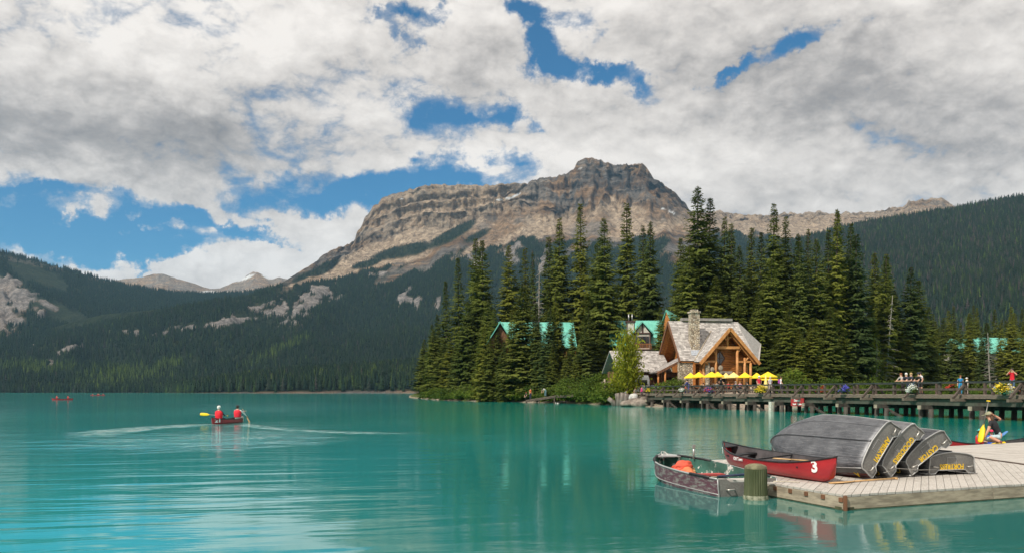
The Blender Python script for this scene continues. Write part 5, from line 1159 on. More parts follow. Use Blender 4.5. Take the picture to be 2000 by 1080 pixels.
def dock(name, poly, dirv_, wid, top, label, skirts):
    e = empty(name, (poly[0][0], poly[0][1], 0), 0, label, 'dock'); ox, oy = poly[0]
    q = [(x - ox, y - oy) for x, y in poly]; d = Vector((*dirv_, 0)).normalized(); n = Vector((d.y, -d.x, 0))
    us = [p[0] * n.x + p[1] * n.y for p in q]; u = min(us)
    while u < max(us):
        a, b = u + .0035, u + wid - .0035
        L = 40; strip = [n * a - d * L, n * b - d * L, n * b + d * L, n * a + d * L]
        c = clip_poly(q, [(p.x, p.y) for p in strip])
        if len(c) >= 3:
            zt_ = top + rnd.uniform(-.003, .003); cx = sum(p[0] for p in c) / len(c); cy = sum(p[1] for p in c) / len(c); M = Matrix.Rotation(-math.atan2(-d.x, d.y), 3, 'Z')
            mb = MB().slab([M @ Vector((x - cx, y - cy, 0)) for x, y in c], (0, 0, 1), .035); o = mb.build('plank', PLANK, e); o.location = (cx, cy, zt_); o.rotation_euler = (0, 0, math.atan2(-d.x, d.y))
        u += wid
    for i in skirts:
        a, b = Vector((*q[i], 0)), Vector((*q[(i + 1) % len(q)], 0)); t_ = (b - a).normalized(); o_ = Vector((t_.y, -t_.x, 0)); L = (b - a).length; k = max(1, int(L / 2.6))
        for j in range(k):
            p0, p1 = a.lerp(b, j / k) + t_ * .004, a.lerp(b, (j + 1) / k) - t_ * .004
            MB().bar(p0 - o_ * .022 + Vector((0, 0, top - .135)), p1 - o_ * .022 + Vector((0, 0, top - .135)), .045, .19).build('skirt_board', SKIRT, e)
            MB().bar(p0 - o_ * .10 + Vector((0, 0, -.10)), p1 - o_ * .10 + Vector((0, 0, -.10)), .2, .30).build('float', ALGAE, e)
    return e
D1P = [(5.31, 13.92), (11.60, 16.66), (11.45, 25.0), (4.78, 21.0), (4.62, 16.0)]
dk = dock('floating_dock', D1P, (.43, .903), .125, DT, 'pale grey floating dock with diagonal planks carrying the upturned boats', [0, 2, 3, 4])
dock('floating_dock', [(11.64, 16.68), (24, 22.05), (24, 32.6), (11.49, 25.02)], (.90, .436), .135, DT + .03, 'second dock section with boards running crosswise behind the dark seam', [0, 2])
l_ = (Vector((4.62, 16.0, 0)) - Vector((5.31, 13.92, 0)))
for j in range(5): p_ = l_ * (.03 + .2 * j); MB().box((p_.x - .004, p_.y, DT - .085), (.03, .085, .07), Matrix.Rotation(math.atan2(-l_.x, l_.y), 3, 'Z')).build('joist_end', BROWN, dk)
MB().box((0.015, -.012, DT - .13), (.05, .05, .24)).build('corner_post', BROWN, dk)
MB().bar((6.33, 2.74, DT + .012), (6.15, 11.1, DT + .012), .06, .03).build('seam_strip', rail_wood, dk)

# ================================================================== boats
def alu_material(name, base, dark, streak=(.42, .42, .42), metal=.35, rough=.42, paint=None, pz=(.20, .44), px_=None):
    m = bpy.data.materials.new(name); m.use_nodes = True; t = m.node_tree; t.nodes.clear(); N = NT(t)
    tc = N.n('ShaderNodeTexCoord').outputs['Object']; x, y, z = N.xyz(tc)[:3]; oi = N.n('ShaderNodeObjectInfo').outputs['Random']
    v = N.v('ADD', tc, N.comb(N.m('MULTIPLY', oi, 13), N.m('MULTIPLY', oi, 29), 0))
    a = N.noise(v, 2.2, 5, .6); s = N.noise(N.v('MULTIPLY', v, (2.5, 40, 40)), 1, 5, .7); sc_ = N.noise(N.v('MULTIPLY', v, (14, 60, 60)), 1, 4, .75)
    c = N.mix(N.ss(a, .3, .7), dark, base); c = N.mix(N.m('MULTIPLY', N.ss(s, .44, .72), .5), c, streak); c = N.mix(N.m('MULTIPLY', N.ss(sc_, .60, .72), .6), c, (.5, .5, .5))
    if paint:
        k = N.m('MULTIPLY', N.m('MULTIPLY', N.ss(z, pz[0], pz[0] + .02), N.ss(z, pz[1] + .02, pz[1])), N.ss(N.noise(N.v('MULTIPLY', v, (1.5, 1, 6)), 3, 6, .7), .60, .46))
        c = N.mix(k, c, N.mix(a, tuple(q * .6 for q in paint), paint))
    p = N.n('ShaderNodeBsdfPrincipled'); N.put(p.inputs['Base Color'], c); p.inputs['Metallic'].default_value = metal; N.put(p.inputs['Roughness'], N.mr(s, .3, .7, rough - .08, rough + .18))
    b = N.n('ShaderNodeBump'); b.inputs['Strength'].default_value = .25; b.inputs['Distance'].default_value = .01; N.put(b.inputs['Height'], N.m('ADD', N.noise(v, 5, 3, .5), N.m('MULTIPLY', s, .15))); t.links.new(b.outputs[0], p.inputs['Normal'])
    o = N.n('ShaderNodeOutputMaterial'); t.links.new(p.outputs[0], o.inputs[0]); return m
def hull_station(t, L=3.9, wt=.56, wm=.66, D=.42):
    w = wt + (wm - wt) * math.sin(math.pi * min(t, .5)) ** 1.0 if t < .5 else wm * max(0.0, 1 - ((t - .5) / .5) ** 2.4)
    g = D + .15 * t ** 2.2; k = 0.0 if t < .62 else (g - .10) * ((t - .62) / .38) ** 2.3
    h = g - k; fl = .5 + .5 * min(1, (1 - t) * 2.2)
    pts = [(w, g), (w * .985, k + h * .72), (w * .955, k + h * .46), (w * (.90 * fl + .06), k + h * .28), (w * (.80 * fl + .04), k + h * .16), (w * .62 * fl, k + h * .085), (w * .32 * fl, k + h * .035), (0, k)]
    X = t * L
    return [(X, y, z) for y, z in pts] + [(X, -y, z) for y, z in pts[-2::-1]]
TS_ = [0, .06, .14, .24, .34, .44, .54, .62, .70, .77, .83, .88, .92, .955, .98, .995]
GUN = alu_material('alloy_gunwale', (.42, .42, .41), (.30, .30, .30)); YELT = material('yellow_paint', (.80, .50, .015), .6, col2=(.62, .40, .03), scale=14); CHROME = material('galvanised_handle', (.52, .5, .46), .35, metal=.7)
def solid(o, th):
    m = o.modifiers.new('thickness', 'SOLIDIFY'); m.thickness = th; m.offset = 0; return o
TRANSOM_M = alu_material('scuffed_transom', (.21, .20, .185), (.13, .125, .12), (.33, .32, .30), .3, .5)
def alu_boat(name, M, hullm, inner, label, word, letter, group, L=3.9):
    e = empty(name, (0, 0, 0), 0, label, 'boat', group); e.matrix_world = M
    rings = [hull_station(t, L) for t in TS_]; h = MB().loft(rings).build('hull', [hullm, inner], e); s = solid(h, .012); h.modifiers[0].material_offset = 0
    for sg in (0, -1):
        MB().tube([r[sg] for r in rings], .017, 6).build('gunwale', GUN, e)
    MB().tube([(r[7][0], 0, r[7][2] - .012) for r in rings], [.02] * len(rings), 6).build('keel', hullm, e)
    for k_ in (3, 5):
        for sg in (1, -1):
            i_ = k_ if sg > 0 else 14 - k_; pts = [Vector(r[i_]) + Vector((0, 0, -.004)) for r in rings[0:(10 if k_ != 3 else 14)]]
            MB().tube(pts, .009, 6).build('strake', GUN if k_ == 3 else hullm, e)
    st = rings[0]; tr = [Vector((-.004, y, z)) for _, y, z in st]
    top = [Vector((-.004, -.40, .42)), Vector((-.004, -.33, .35)), Vector((-.004, .33, .35)), Vector((-.004, .40, .42))]
    tp = MB().slab(tr + top, (-1, 0, 0), .03).build('transom', TRANSOM_M, e)
    MB().tube([p + Vector((-.012, 0, 0)) for p in tr], .013, 6).build('rim', GUN, tp); MB().tube([tr[-1]] + top + [tr[0]], .013, 6).build('cap_rail', GUN, tp)
    for sg in (1, -1):
        MB().tube([(-.01, sg * .49, .27), (-.06, sg * .47, .275), (-.06, sg * .37, .29), (-.01, sg * .35, .285)], .011, 6).build('handle', CHROME, tp)
    m_ = MB(); 
    for a, b in (((-.11, .10), (.11, .10)), ((.11, .10), (.11, .22)), ((.11, .22), (-.11, .22)), ((-.11, .22), (-.11, .10))): m_.bar((-.008, a[0], a[1]), (-.008, b[0], b[1]), .006, .006)
    m_.build('plate_frame', GUN, tp)
    B = Matrix(((0, 0, -1, -.009), (-1, 0, 0, 0), (0, 1, 0, .282), (0, 0, 0, 1)))
    if word: text_mesh(word, .150, YELT, tp, B, .002, .004, xs=.86)
    if letter:
        p0, p1, q0 = Vector(hull_station(.05, L)[-3]), Vector(hull_station(.11, L)[-3]), Vector(hull_station(.05, L)[-1])
        xa = (p0 - p1).normalized() * -1; up = (q0 - p0).normalized(); nz_ = xa.cross(up).normalized(); up = nz_.cross(xa)
        c_ = (p0 + q0) / 2 + (p1 - p0) * .35; c_ += nz_ * .012
        Mx = Matrix((xa, up, nz_)).transposed().to_4x4(); Mx.translation = c_; text_mesh(letter, .17, YELT, h, Mx, .002, .004)
    for x_ in (.35, 1.5, 2.6): MB().box((x_, 0, .31), (.26, 1.1, .03)).build('bench', GUN, e)
    return e
HULLS = [alu_material('hull_grey', (.115, .118, .128), (.055, .057, .065), (.27, .275, .29), .35, .42, paint=(.14, .02, .022), pz=(.26, .47)), alu_material('hull_grey', (.145, .145, .15), (.09, .09, .098), (.28, .28, .29), .35, .42), alu_material('hull_dark', (.07, .073, .08), (.035, .037, .042), (.2, .2, .21), .35, .4), alu_material('hull_dark', (.05, .053, .06), (.025, .027, .03), (.16, .16, .17), .35, .4)]
INNER = alu_material('hull_inside', (.09, .08, .07), (.05, .045, .04), metal=.1)
HD = Vector((-.28, .96, 0)).normalized(); RT = Vector((HD.y, -HD.x, 0))
for i, (px_, py_, tilt, word, lb) in enumerate([(1703, 936.5, 54, 'AMISKWI', 'biggest grey upturned rowboat leaning on the stack, its bow behind the red canoe'), (1740, 934, 47, 'GOODSIRS', 'second upturned grey rowboat of the stack, leaning, stern lettered with eight yellow letters'),
                                                 (1780, 931, 33, 'CASTOR', 'third upturned rowboat, dark hull with six yellow letters, leaning on the flat one'), (1813, 928, 0, 'FORTRESS', 'dark upturned rowboat lying flat on the dock at the right end of the stack')]):
    g = G(px_, py_, DT); a = R(tilt); Yd = RT * math.cos(a) + Vector((0, 0, math.sin(a))); U = -RT * math.sin(a) + Vector((0, 0, math.cos(a)))
    if tilt == 0: U = U.normalized()
    M = Matrix((HD, Yd, -U)).transposed().to_4x4()
    piv = Vector((0, -.56, .42)); M.translation = g + Vector((0, 0, .03)) - M.to_3x3() @ piv
    # let the bow down onto the deck: pitch about the stern corner
    alu_boat('upturned_rowboat', M, HULLS[i], INNER, lb, word, word[0], 'upturned boats stacked on the dock')

def canoe_rings(L=4.7, W=.43, D=.33, n=25):
    out = []
    for i in range(n):
        t = i / (n - 1); u = 2 * t - 1; au = abs(u); w = W * max(.012, (1 - au ** 2.3)) ** .85; g = D + .17 * au ** 3.0; k = .02 * au ** 2 + (0 if au < .84 else (g - .14) * ((au - .84) / .16) ** 2.2)
        r = []
        for j in range(13):
            a = -math.pi / 2 + math.pi * j / 12; s, c = math.sin(a), math.cos(a); y = w * (abs(s) ** .62) * (1 if s > 0 else -1) * (.93 + .07 * (1 - c)); z = g - (g - k) * c ** .62 if c > 1e-6 else g
            r.append((L * (t - .5) - .03 * (u) * (1 - (z - k) / max(.05, g - k)), y, z))
        out.append(r)
    return out
CANOE_RED = material('canoe_red', (.42, .022, .028), .38, col2=(.30, .016, .024), scale=1.6, spec=.5, stretch=(.6, 2, 3)); CANOE_IN = material('canoe_inside', (.085, .075, .078), .7, var=.3); BLACKV = material('black_vinyl', (.015, .015, .017), .5)
def canoe(loc, head, label, number=None, group='red canoes', roll=0, name='red_canoe', small=False, L=4.7, side=1, num_end=1):
    a = math.atan2(head[1], head[0]); e = empty(name, loc, a, label, 'canoe', group); e.rotation_euler = (R(roll), 0, a)
    rg_ = canoe_rings(L); h = MB().loft(rg_).build('hull', CANOE_RED, e); inner = [[(x, y * .965, z + (.012 if j not in (0, 12) else .0)) for j, (x, y, z) in enumerate(r)] for r in rg_[1:-1]]; MB().loft(inner).build('lining', CANOE_IN, e)
    for j in (0, 12): MB().tube([r[j] for r in rg_], .016, 6).build('gunwale', BLACKV, e)
    for x_, w_ in ((-1.45, .30), (1.35, .30)): MB().box((x_, 0, .27), (.26, w_ * 2, .03)).build('seat', BLACKV, e)
    MB().box((0, 0, .315), (.06, .82, .03)).build('thwart', BLACKV, e)
    for sg in (-1, 1): MB().slab([(sg * L * .485, 0, .49), (sg * L * .41, .15, .42), (sg * L * .41, -.15, .42)], (0, 0, 1), .02).build('end_deck', BLACKV, e)
    if number:
        x0 = num_end * (L / 2 - .46); xa = Vector((-side, 0, 0))     # side +1: port (+Y) face read from +Y
        r0 = min(rg_, key=lambda r: abs(r[6][0] - x0)); y_ = max(p[1] for p in r0); p_ = Vector((x0, side * (y_ + .004), .30)); zs = Vector((0, side, .16)).normalized()
        # follow the taper of the hull towards its end
        r1 = min(rg_, key=lambda r: abs(r[6][0] - (x0 - num_end * .3))); y1 = max(p[1] for p in r1); tang = Vector((num_end * .3, side * (y_ - y1), 0)).normalized(); xa = tang if tang.x * -side > 0 else -tang
        nz_ = Vector((xa.y, -xa.x, 0)) ; nz_ = nz_ if nz_.y * side > 0 else -nz_; up = Vector((0, 0, 1)); nz_ = xa.cross(up); 
        Mx = Matrix((xa, up, nz_)).transposed().to_4x4(); Mx.translation = p_ + nz_ * .012; text_mesh(number, .30, white, h, Mx, .004, .012, xs=1.0 if len(number) == 1 else 1.7)
    return e, rg_
e3, rg3 = canoe((5.36, 17.75, DT + .005), (.19, -.98), 'red canoe numbered three resting on the dock edge beside the green post', '3', side=-1, num_end=1, roll=6)
h3 = [c for c in e3.children if c.name.startswith('hull')][0]
text_mesh('Old Town', .10, white, h3, Matrix(((1, 0, 0, -.75), (0, 0, -1, -.425), (0, 1, 0, .27), (0, 0, 0, 1))), .003, .002)
text_mesh('3', .2, white, h3, Matrix(((.93, -.0, -.36, -2.08), (-.36, 0, -.93, -.155), (0, 1, 0, .33), (0, 0, 0, 1))), .003, .006)
PADDLE = material('varnished_paddle', (.55, .34, .15), .45, var=.25, scale=3); PADY = material('yellow_plastic', (.80, .52, .01), .4, var=.08)
def paddle(a, b, label, mt, shaft=None, roll=0.0, grip=True):
    """blade at a, grip at b"""
    a, b = Vector(a), Vector(b); d = (b - a).normalized(); e = empty('paddle', a, 0, label, 'paddle', 'paddles'); q = d.to_track_quat('Z', 'Y'); e.rotation_euler = (q @ Matrix.Rotation(roll, 3, 'Z').to_quaternion()).to_euler(); L = (b - a).length
    MB().loft([[(w * math.cos(t), .012 * math.sin(t), z) for t in (0, 1.05, 2.1, 3.14, 4.2, 5.24)] for z, w in ((0, .05), (.04, .085), (.2, .10), (.42, .085), (.54, .03), (.6, .018))], 0, True, True, True).build('blade', mt, e)
    MB().tube([(0, 0, .55), (0, 0, L)], .016, 7).build('shaft', shaft or mt, e)
    if grip: MB().tube([(-.055, 0, L), (.055, 0, L)], .02, 7).build('grip', mt, e)
    return e
ga, gb = G(1622, 944.5, DT), G(1748, 936.5, DT); paddle(ga + Vector((0, 0, .02)), gb + Vector((0, 0, .03)), 'wooden paddle lying on the dock in front of the upturned boats', PADDLE)
Mc = e3.matrix_basis.copy(); ps = [Mc @ Vector(p) for p in ((.15, -.05, .31), (1.45, .05, .34))]; paddle(ps[0], ps[1], 'wooden paddle lying across the seats inside the numbered canoe', PADDLE)
# thin cable running through the stern handles, and a scrap of chain
STEEL = material('steel_cable', (.38, .36, .33), .4, metal=.6)
cable = [G(1700, 918, .42), G(1716, 925, .30), G(1735, 920, .42), G(1752, 914, .46), G(1776, 915.5, .44), G(1795, 917, .42), G(1830, 916.5, .42)]
tag(MB().tube(cable, .006, 5).build('steel_cable', STEEL), 'thin steel cable threaded through the stern handles of the upturned boats', 'cable')
e = empty('chain', G(1722, 932, DT), 0, 'short length of chain lying on the dock under the leaning sterns', 'chain')
for i in range(9):
    c_ = Vector((i * .045 - .1, .05 * math.sin(i * 1.3), .018)); MB().tube([c_ + Vector((.03 * math.cos(t), .016 * math.sin(t) * (i % 2), .016 * math.sin(t) * (1 - i % 2))) for t in np.linspace(0, 6.283, 10)[:-1]], .006, 5, closed=True).build('chain_link', STEEL, e)

# ---- the moored rowboat, afloat
def moored():
    hm = alu_material('worn_purple_hull', (.30, .28, .26), (.20, .185, .17), (.42, .40, .38), .25, .5, paint=(.16, .065, .09), pz=(.17, .55))
    gi = bpy.data.materials.new('flaking_green'); gi.use_nodes = True; t = gi.node_tree; t.nodes.clear(); N = NT(t); tc = N.n('ShaderNodeTexCoord').outputs['Object']
    f = N.noise(tc, 2.2, 8, .72); c = N.mix(N.ss(N.noise(tc, 3, 4, .6), .3, .7), (.020, .075, .055), (.045, .135, .105)); c = N.mix(N.ss(f, .575, .60), c, (.58, .56, .52)); p = N.n('ShaderNodeBsdfPrincipled'); N.put(p.inputs['Base Color'], c); p.inputs['Roughness'].default_value = .55
    o = N.n('ShaderNodeOutputMaterial'); t.links.new(p.outputs[0], o.inputs[0])
    Fd = Vector((-.20, .98, 0)).normalized(); Y = Vector((-Fd.y, Fd.x, 0)); M = Matrix((Fd, Y, Vector((0, 0, 1)))).transposed().to_4x4(); M.translation = Vector((4.28, 15.86, -.20))
    M = M @ Matrix.Rotation(R(-.2), 4, 'Y')
    e = empty('moored_rowboat', (0, 0, 0), 0, 'worn purple and silver rowboat with green inside moored at the dock behind the post', 'boat'); e.matrix_world = M; L = 4.2
    rings = [hull_station(t, L, .58, .72, .52) for t in TS_]
    h = MB().loft(rings).build('hull', hm, e); inn = MB().loft([[(x, y * .97, z + .015) for x, y, z in r] for r in rings[:-1]]).build('lining', gi, e)
    for sg in (0, -1):
        pts = [r[sg] for r in rings]; MB().tube(pts, .018, 6).build('gunwale', GUN, e)
        for a, b in ((1, 4), (8, 13)): MB().tube([Vector(p) + Vector((0, 0, .006)) for p in pts[a:b]], .027, 7).build('rubber_cover', BLACKV, e)
    for sg in (2, 12): MB().tube([Vector(r[sg]) * 1.0 for r in rings], .012, 6).build('rub_strake', GUN, e)
    tr = [Vector((-.004, y, z)) for _, y, z in rings[0]]; tp = MB().slab(tr + [Vector((-.004, -.40, .52)), Vector((-.004, -.32, .46)), Vector((-.004, .32, .46)), Vector((-.004, .40, .52))], (-1, 0, 0), .035).build('transom', TRANSOM_M, e)
    MB().tube([p + Vector((-.015, 0, 0)) for p in tr], .013, 6).build('rim', GUN, tp)
    for sg in (1, -1): MB().tube([(-.02, sg * .42, .33), (-.08, sg * .40, .33), (-.08, sg * .28, .335), (-.02, sg * .26, .335)], .012, 6).build('handle', CHROME, tp)
    bw = material('peeling_white_bench', (.62, .60, .56), .6, col2=(.42, .36, .33), scale=4); brd = material('red_bench', (.40, .06, .055), .6, var=.4, scale=4)
    for x_, w_, mt in ((.22, 1.08, bw), (1.25, 1.28, bw), (2.35, 1.26, brd)): MB().box((x_, 0, .36), (.27, w_, .04)).build('bench', mt, e)
    tag(MB().box((.12, .0, .385), (.10, .8, .02)).build('bench_edge', material('orange_strip', (.6, .14, .05), .6, var=.3), e))
    r_ = rings[-3]; MB().tube([(3.98, .07, .64), (4.12, .05, .70), (4.20, 0, .72), (4.12, -.05, .70), (3.98, -.07, .64)], .014, 6).build('bow_handle', CHROME, e)
    MB().slab([(4.17, 0, .665), (3.75, .27, .645), (3.75, -.27, .645)], (0, 0, 1), .02).build('bow_deck', GUN, e)
    MB().tube([(3.4, -.43, .60), (3.4, -.43, .86)], .022, 7).box((3.4, -.43, .88), (.06, .06, .07)).build('oarlock_post', CHROME, e)
    return e, M
mr_, MR = moored()
orange = material('orange_nylon', (.78, .25, .10), .7, col2=(.60, .14, .06), scale=5, bump=.4); orange2 = material('red_orange_nylon', (.62, .09, .05), .7, var=.3, scale=5, bump=.4)
e = empty('life_jacket_bag', MR @ Vector((3.12, .02, .20)), 0.4, 'orange life jackets piled in a bag in the bow of the moored rowboat', 'bag')
def lump(name, c, r, mt, seed, sub=3):
    bm = bmesh.new(); bmesh.ops.create_icosphere(bm, subdivisions=sub, radius=1)
    for v in bm.verts: n_ = 1 + .5 * (float(vnoise(v.co.x * 2 + seed, v.co.y * 2 + v.co.z * 2.5)) - .5); v.co = Vector((v.co.x * r[0], v.co.y * r[1], v.co.z * r[2])) * n_
    me = bpy.data.meshes.new(name); bm.to_mesh(me); bm.free(); me.materials.append(mt); me.polygons.foreach_set('use_smooth', [True] * len(me.polygons)); o = link(bpy.data.objects.new(name, me), e); o.location = c; return o
lump('pad', (.10, -.12, .10), (.25, .18, .17), orange, 1); lump('pad', (.30, .05, .14), (.13, .13, .13), material('tan_float', (.55, .32, .14), .7), 2); lump('cloth', (.12, .02, .28), (.20, .13, .11), orange2, 3); lump('cloth', (.02, .06, .22), (.14, .17, .09), orange2, 5)
o1 = MR @ Vector((.15, -.35, .60)); o2 = MR @ Vector((1.55, -.15, .40))
e = empty('oar', (0, 0, 0), 0, 'dark blue oar lying across the benches of the moored rowboat', 'oar'); MB().tube([o1, o2], .025, 8).build('shaft', material('blue_oar', (.02, .03, .07), .5), e); MB().bar(o2, o2 + (o2 - o1).normalized() * .5, .16, .02).build('blade', pale_wood, e)
rp0 = MR @ Vector((-.05, -.36, .34)); rp1 = Vector((4.74, 15.75, DT + .03))
tag(MB().tube([rp0, rp0.lerp(rp1, .35) - Vector((0, 0, .10)), rp0.lerp(rp1, .7) - Vector((0, 0, .08)), rp1, rp1 + Vector((.25, .1, -.01)), rp1 + Vector((.45, -.05, -.01))], .010, 6).build('mooring_rope', material('rope', (.5, .45, .36), .9, var=.3, scale=30)), 'pale rope tying the stern of the moored rowboat to the dock', 'rope')
# ---- green mooring post
def post():
    g = G(1476, 974, 0); e = empty('mooring_post', (g.x, g.y, 0), 0, 'thick ribbed green mooring post standing in the water at the dock', 'post')
    pm_ = material('green_post', (.085, .095, .045), .7, col2=(.045, .058, .022), scale=6, stretch=(1, 1, .3), bump=.3); R0 = .193
    def ring(z, r, ribs=.006): return [(r * math.cos(t) + (ribs if k % 2 else -ribs) * math.cos(t), r * math.sin(t) + (ribs if k % 2 else -ribs) * math.sin(t), z) for k, t in enumerate(np.linspace(0, 2 * math.pi, 57)[:-1])]
    MB().loft([ring(-.9, R0 * 1.06), ring(.06, R0 * 1.04), ring(.3, R0), ring(.54, R0 * .98)], 0, False, True).build('sleeve', pm_, e)
    MB().loft([ring(.54, R0 * .99, 0), ring(.575, R0 * .99, 0), ring(.60, R0 * .86, 0), ring(.625, R0 * .5, 0), ring(.635, .01, 0)], 0, True, True).build('cap', material('post_cap', (.16, .15, .085), .75, var=.4, scale=8), e)
    MB().loft([ring(-.05, R0 * 1.10, 0), ring(.03, R0 * 1.16, 0), ring(.075, R0 * 1.08, 0)], 0, True, True).build('collar', material('crusted_collar', (.30, .30, .22), .9, col2=(.06, .08, .04), scale=12), e)
post()

# ================================================================== people
SKIN = material('skin', (.55, .32, .22), .55, var=.08); 
_cm = {}
def cloth(c):
    c = tuple(c)
    if c not in _cm: _cm[c] = material('cloth', c, .8, var=.18, scale=8)
    return _cm[c]
HAIRC = dict(blond=(.42, .29, .13), brown=(.10, .055, .03), dark=(.02, .016, .014), grey=(.40, .38, .36), white=(.62, .60, .57), red=(.22, .08, .03))
def base_pose(kind):
    J = dict(pel=(0, 0, .94), waist=(0, 0, 1.08), chest=(0, 0, 1.30), neck=(0, .0, 1.47), head=(0, -.02, 1.60), top=(0, -.01, 1.70), nose=(0, -.12, 1.59))
    for s, n in ((1, 'r'), (-1, 'l')):
        J['sh' + n] = (s * .175, 0, 1.41); J['el' + n] = (s * .235, .03, 1.14); J['wr' + n] = (s * .245, -.06, .90)
        J['hip' + n] = (s * .09, 0, .90); J['kn' + n] = (s * .105, -.02, .50); J['an' + n] = (s * .11, .02, .09); J['to' + n] = (s * .13, -.14, .035)
    def shift(keys, dx_=0, dy_=0, dz_=0):
        for k in keys: J[k] = tuple(np.array(J[k]) + (dx_, dy_, dz_))
    up_ = [k for k in J if k[:2] in ('ch', 'ne', 'he', 'to') and k not in ('tor', 'tol') or k in ('nose', 'top') or k[:2] in ('sh', 'el', 'wr')]
    if kind == 'lean':
        shift(['waist'], 0, -.05, -.01); shift(up_, 0, -.20, -.07)
        for s, n in ((1, 'r'), (-1, 'l')): J['el' + n] = (s * .24, -.42, 1.03); J['wr' + n] = (s * .08, -.62, 1.02)
    elif kind == 'photo':
        for s, n in ((1, 'r'), (-1, 'l')): J['el' + n] = (s * .30, -.16, 1.26); J['wr' + n] = (s * .09, -.24, 1.53)
    elif kind == 'bend':
        shift(['waist'], 0, -.08, -.02)
        J.update(chest=(0, -.33, 1.12), neck=(0, -.48, 1.15), head=(0, -.60, 1.13), top=(0, -.67, 1.20), nose=(0, -.68, 1.04))
        for s, n in ((1, 'r'), (-1, 'l')): J['sh' + n] = (s * .17, -.42, 1.12); J['el' + n] = (s * .22, -.52, .86); J['wr' + n] = (s * .15, -.62, .65)
    elif kind == 'walk':
        J['knr'] = (.10, -.16, .52); J['anr'] = (.11, -.14, .10); J['tor'] = (.12, -.30, .06); J['knl'] = (-.10, .02, .50); J['anl'] = (-.11, .24, .14); J['tol'] = (-.11, .12, .035); J['wrr'] = (.24, .12, .92); J['wrl'] = (-.24, -.2, .95); J['ell'] = (-.235, -.04, 1.15)
    elif kind in ('seat', 'paddle', 'paddle2'):
        dz_ = -.44 if kind == 'seat' else -.62
        for k in list(J):
            if k[:2] not in ('kn', 'an') and k not in ('tor', 'tol'): J[k] = tuple(np.array(J[k]) + (0, 0, dz_))
        for s, n in ((1, 'r'), (-1, 'l')):
            if kind == 'seat': J['kn' + n] = (s * .12, -.43, .50); J['an' + n] = (s * .12, -.40, .08); J['to' + n] = (s * .13, -.55, .035); J['el' + n] = (s * .23, -.12, .72); J['wr' + n] = (s * .12, -.38, .74)
            else: J['kn' + n] = (s * .17, -.42, .36); J['an' + n] = (s * .15, -.46, .05); J['to' + n] = (s * .15, -.58, .04); J['el' + n] = (s * .25, -.14, .55); J['wr' + n] = (s * .22, -.36, .52)
        if kind == 'paddle2': J['ell'] = (-.32, -.15, .60); J['wrl'] = (-.44, -.34, .42); J['elr'] = (.05, -.26, .66); J['wrr'] = (-.26, -.38, .72)
    elif kind == 'crouch':
        for k in list(J):
            if k[:2] not in ('kn', 'an') and k not in ('tor', 'tol'): J[k] = tuple(np.array(J[k]) + (0, .10, -.55))
        for s, n in ((1, 'r'), (-1, 'l')): J['kn' + n] = (s * .13, -.22, .48); J['an' + n] = (s * .12, .08, .09); J['to' + n] = (s * .13, -.08, .035); J['wr' + n] = (s * .1, -.35, .45); J['el' + n] = (s * .2, -.16, .62)
    elif kind == 'kneel':      # facing +X seen from -Y: kneeling on the dock, one hand at the cap, the other reaching down
        J = dict(pel=(.20, 0, .25), waist=(.15, 0, .38), chest=(.02, .0, .60), neck=(-.06, .02, .75), head=(-.10, .03, .87), top=(-.10, .03, .97), nose=(-.19, .10, .85),
                 shr=(-.13, -.12, .68), elr=(-.20, -.12, .44), wrr=(-.27, -.04, .22), shl=(.10, .10, .74), ell=(.27, .02, .76), wrl=(.03, -.05, .88),
                 hipr=(.17, -.08, .22), knr=(-.17, -.12, .22), anr=(.10, -.20, .09), tor=(.18, -.22, .05), hipl=(.20, .09, .22), knl=(-.18, .16, .12), anl=(.20, .18, .07), tol=(.31, .18, .04))
    return J
BONES = [('pel', 'waist', 'top'), ('waist', 'chest', 'top'), ('chest', 'neck', 'top'), ('neck', 'head', 'skin'), ('head', 'top', 'skin'), ('head', 'nose', 'skin')]
for n in 'rl': BONES += [('chest', 'sh' + n, 'top'), ('sh' + n, 'el' + n, 'slv'), ('el' + n, 'wr' + n, 'arm'), ('pel', 'hip' + n, 'bot'), ('hip' + n, 'kn' + n, 'bot'), ('kn' + n, 'an' + n, 'leg'), ('an' + n, 'to' + n, 'shoe')]
RADS = dict(pel=(.150, .105), waist=(.130, .095), chest=(.155, .105), neck=(.052, .052), head=(.082, .098), top=(.055, .07), nose=(.016, .016), sh=(.058, .058), el=(.042, .042), wr=(.030, .030), hip=(.088, .090), kn=(.060, .060), an=(.042, .042), to=(.036, .030))
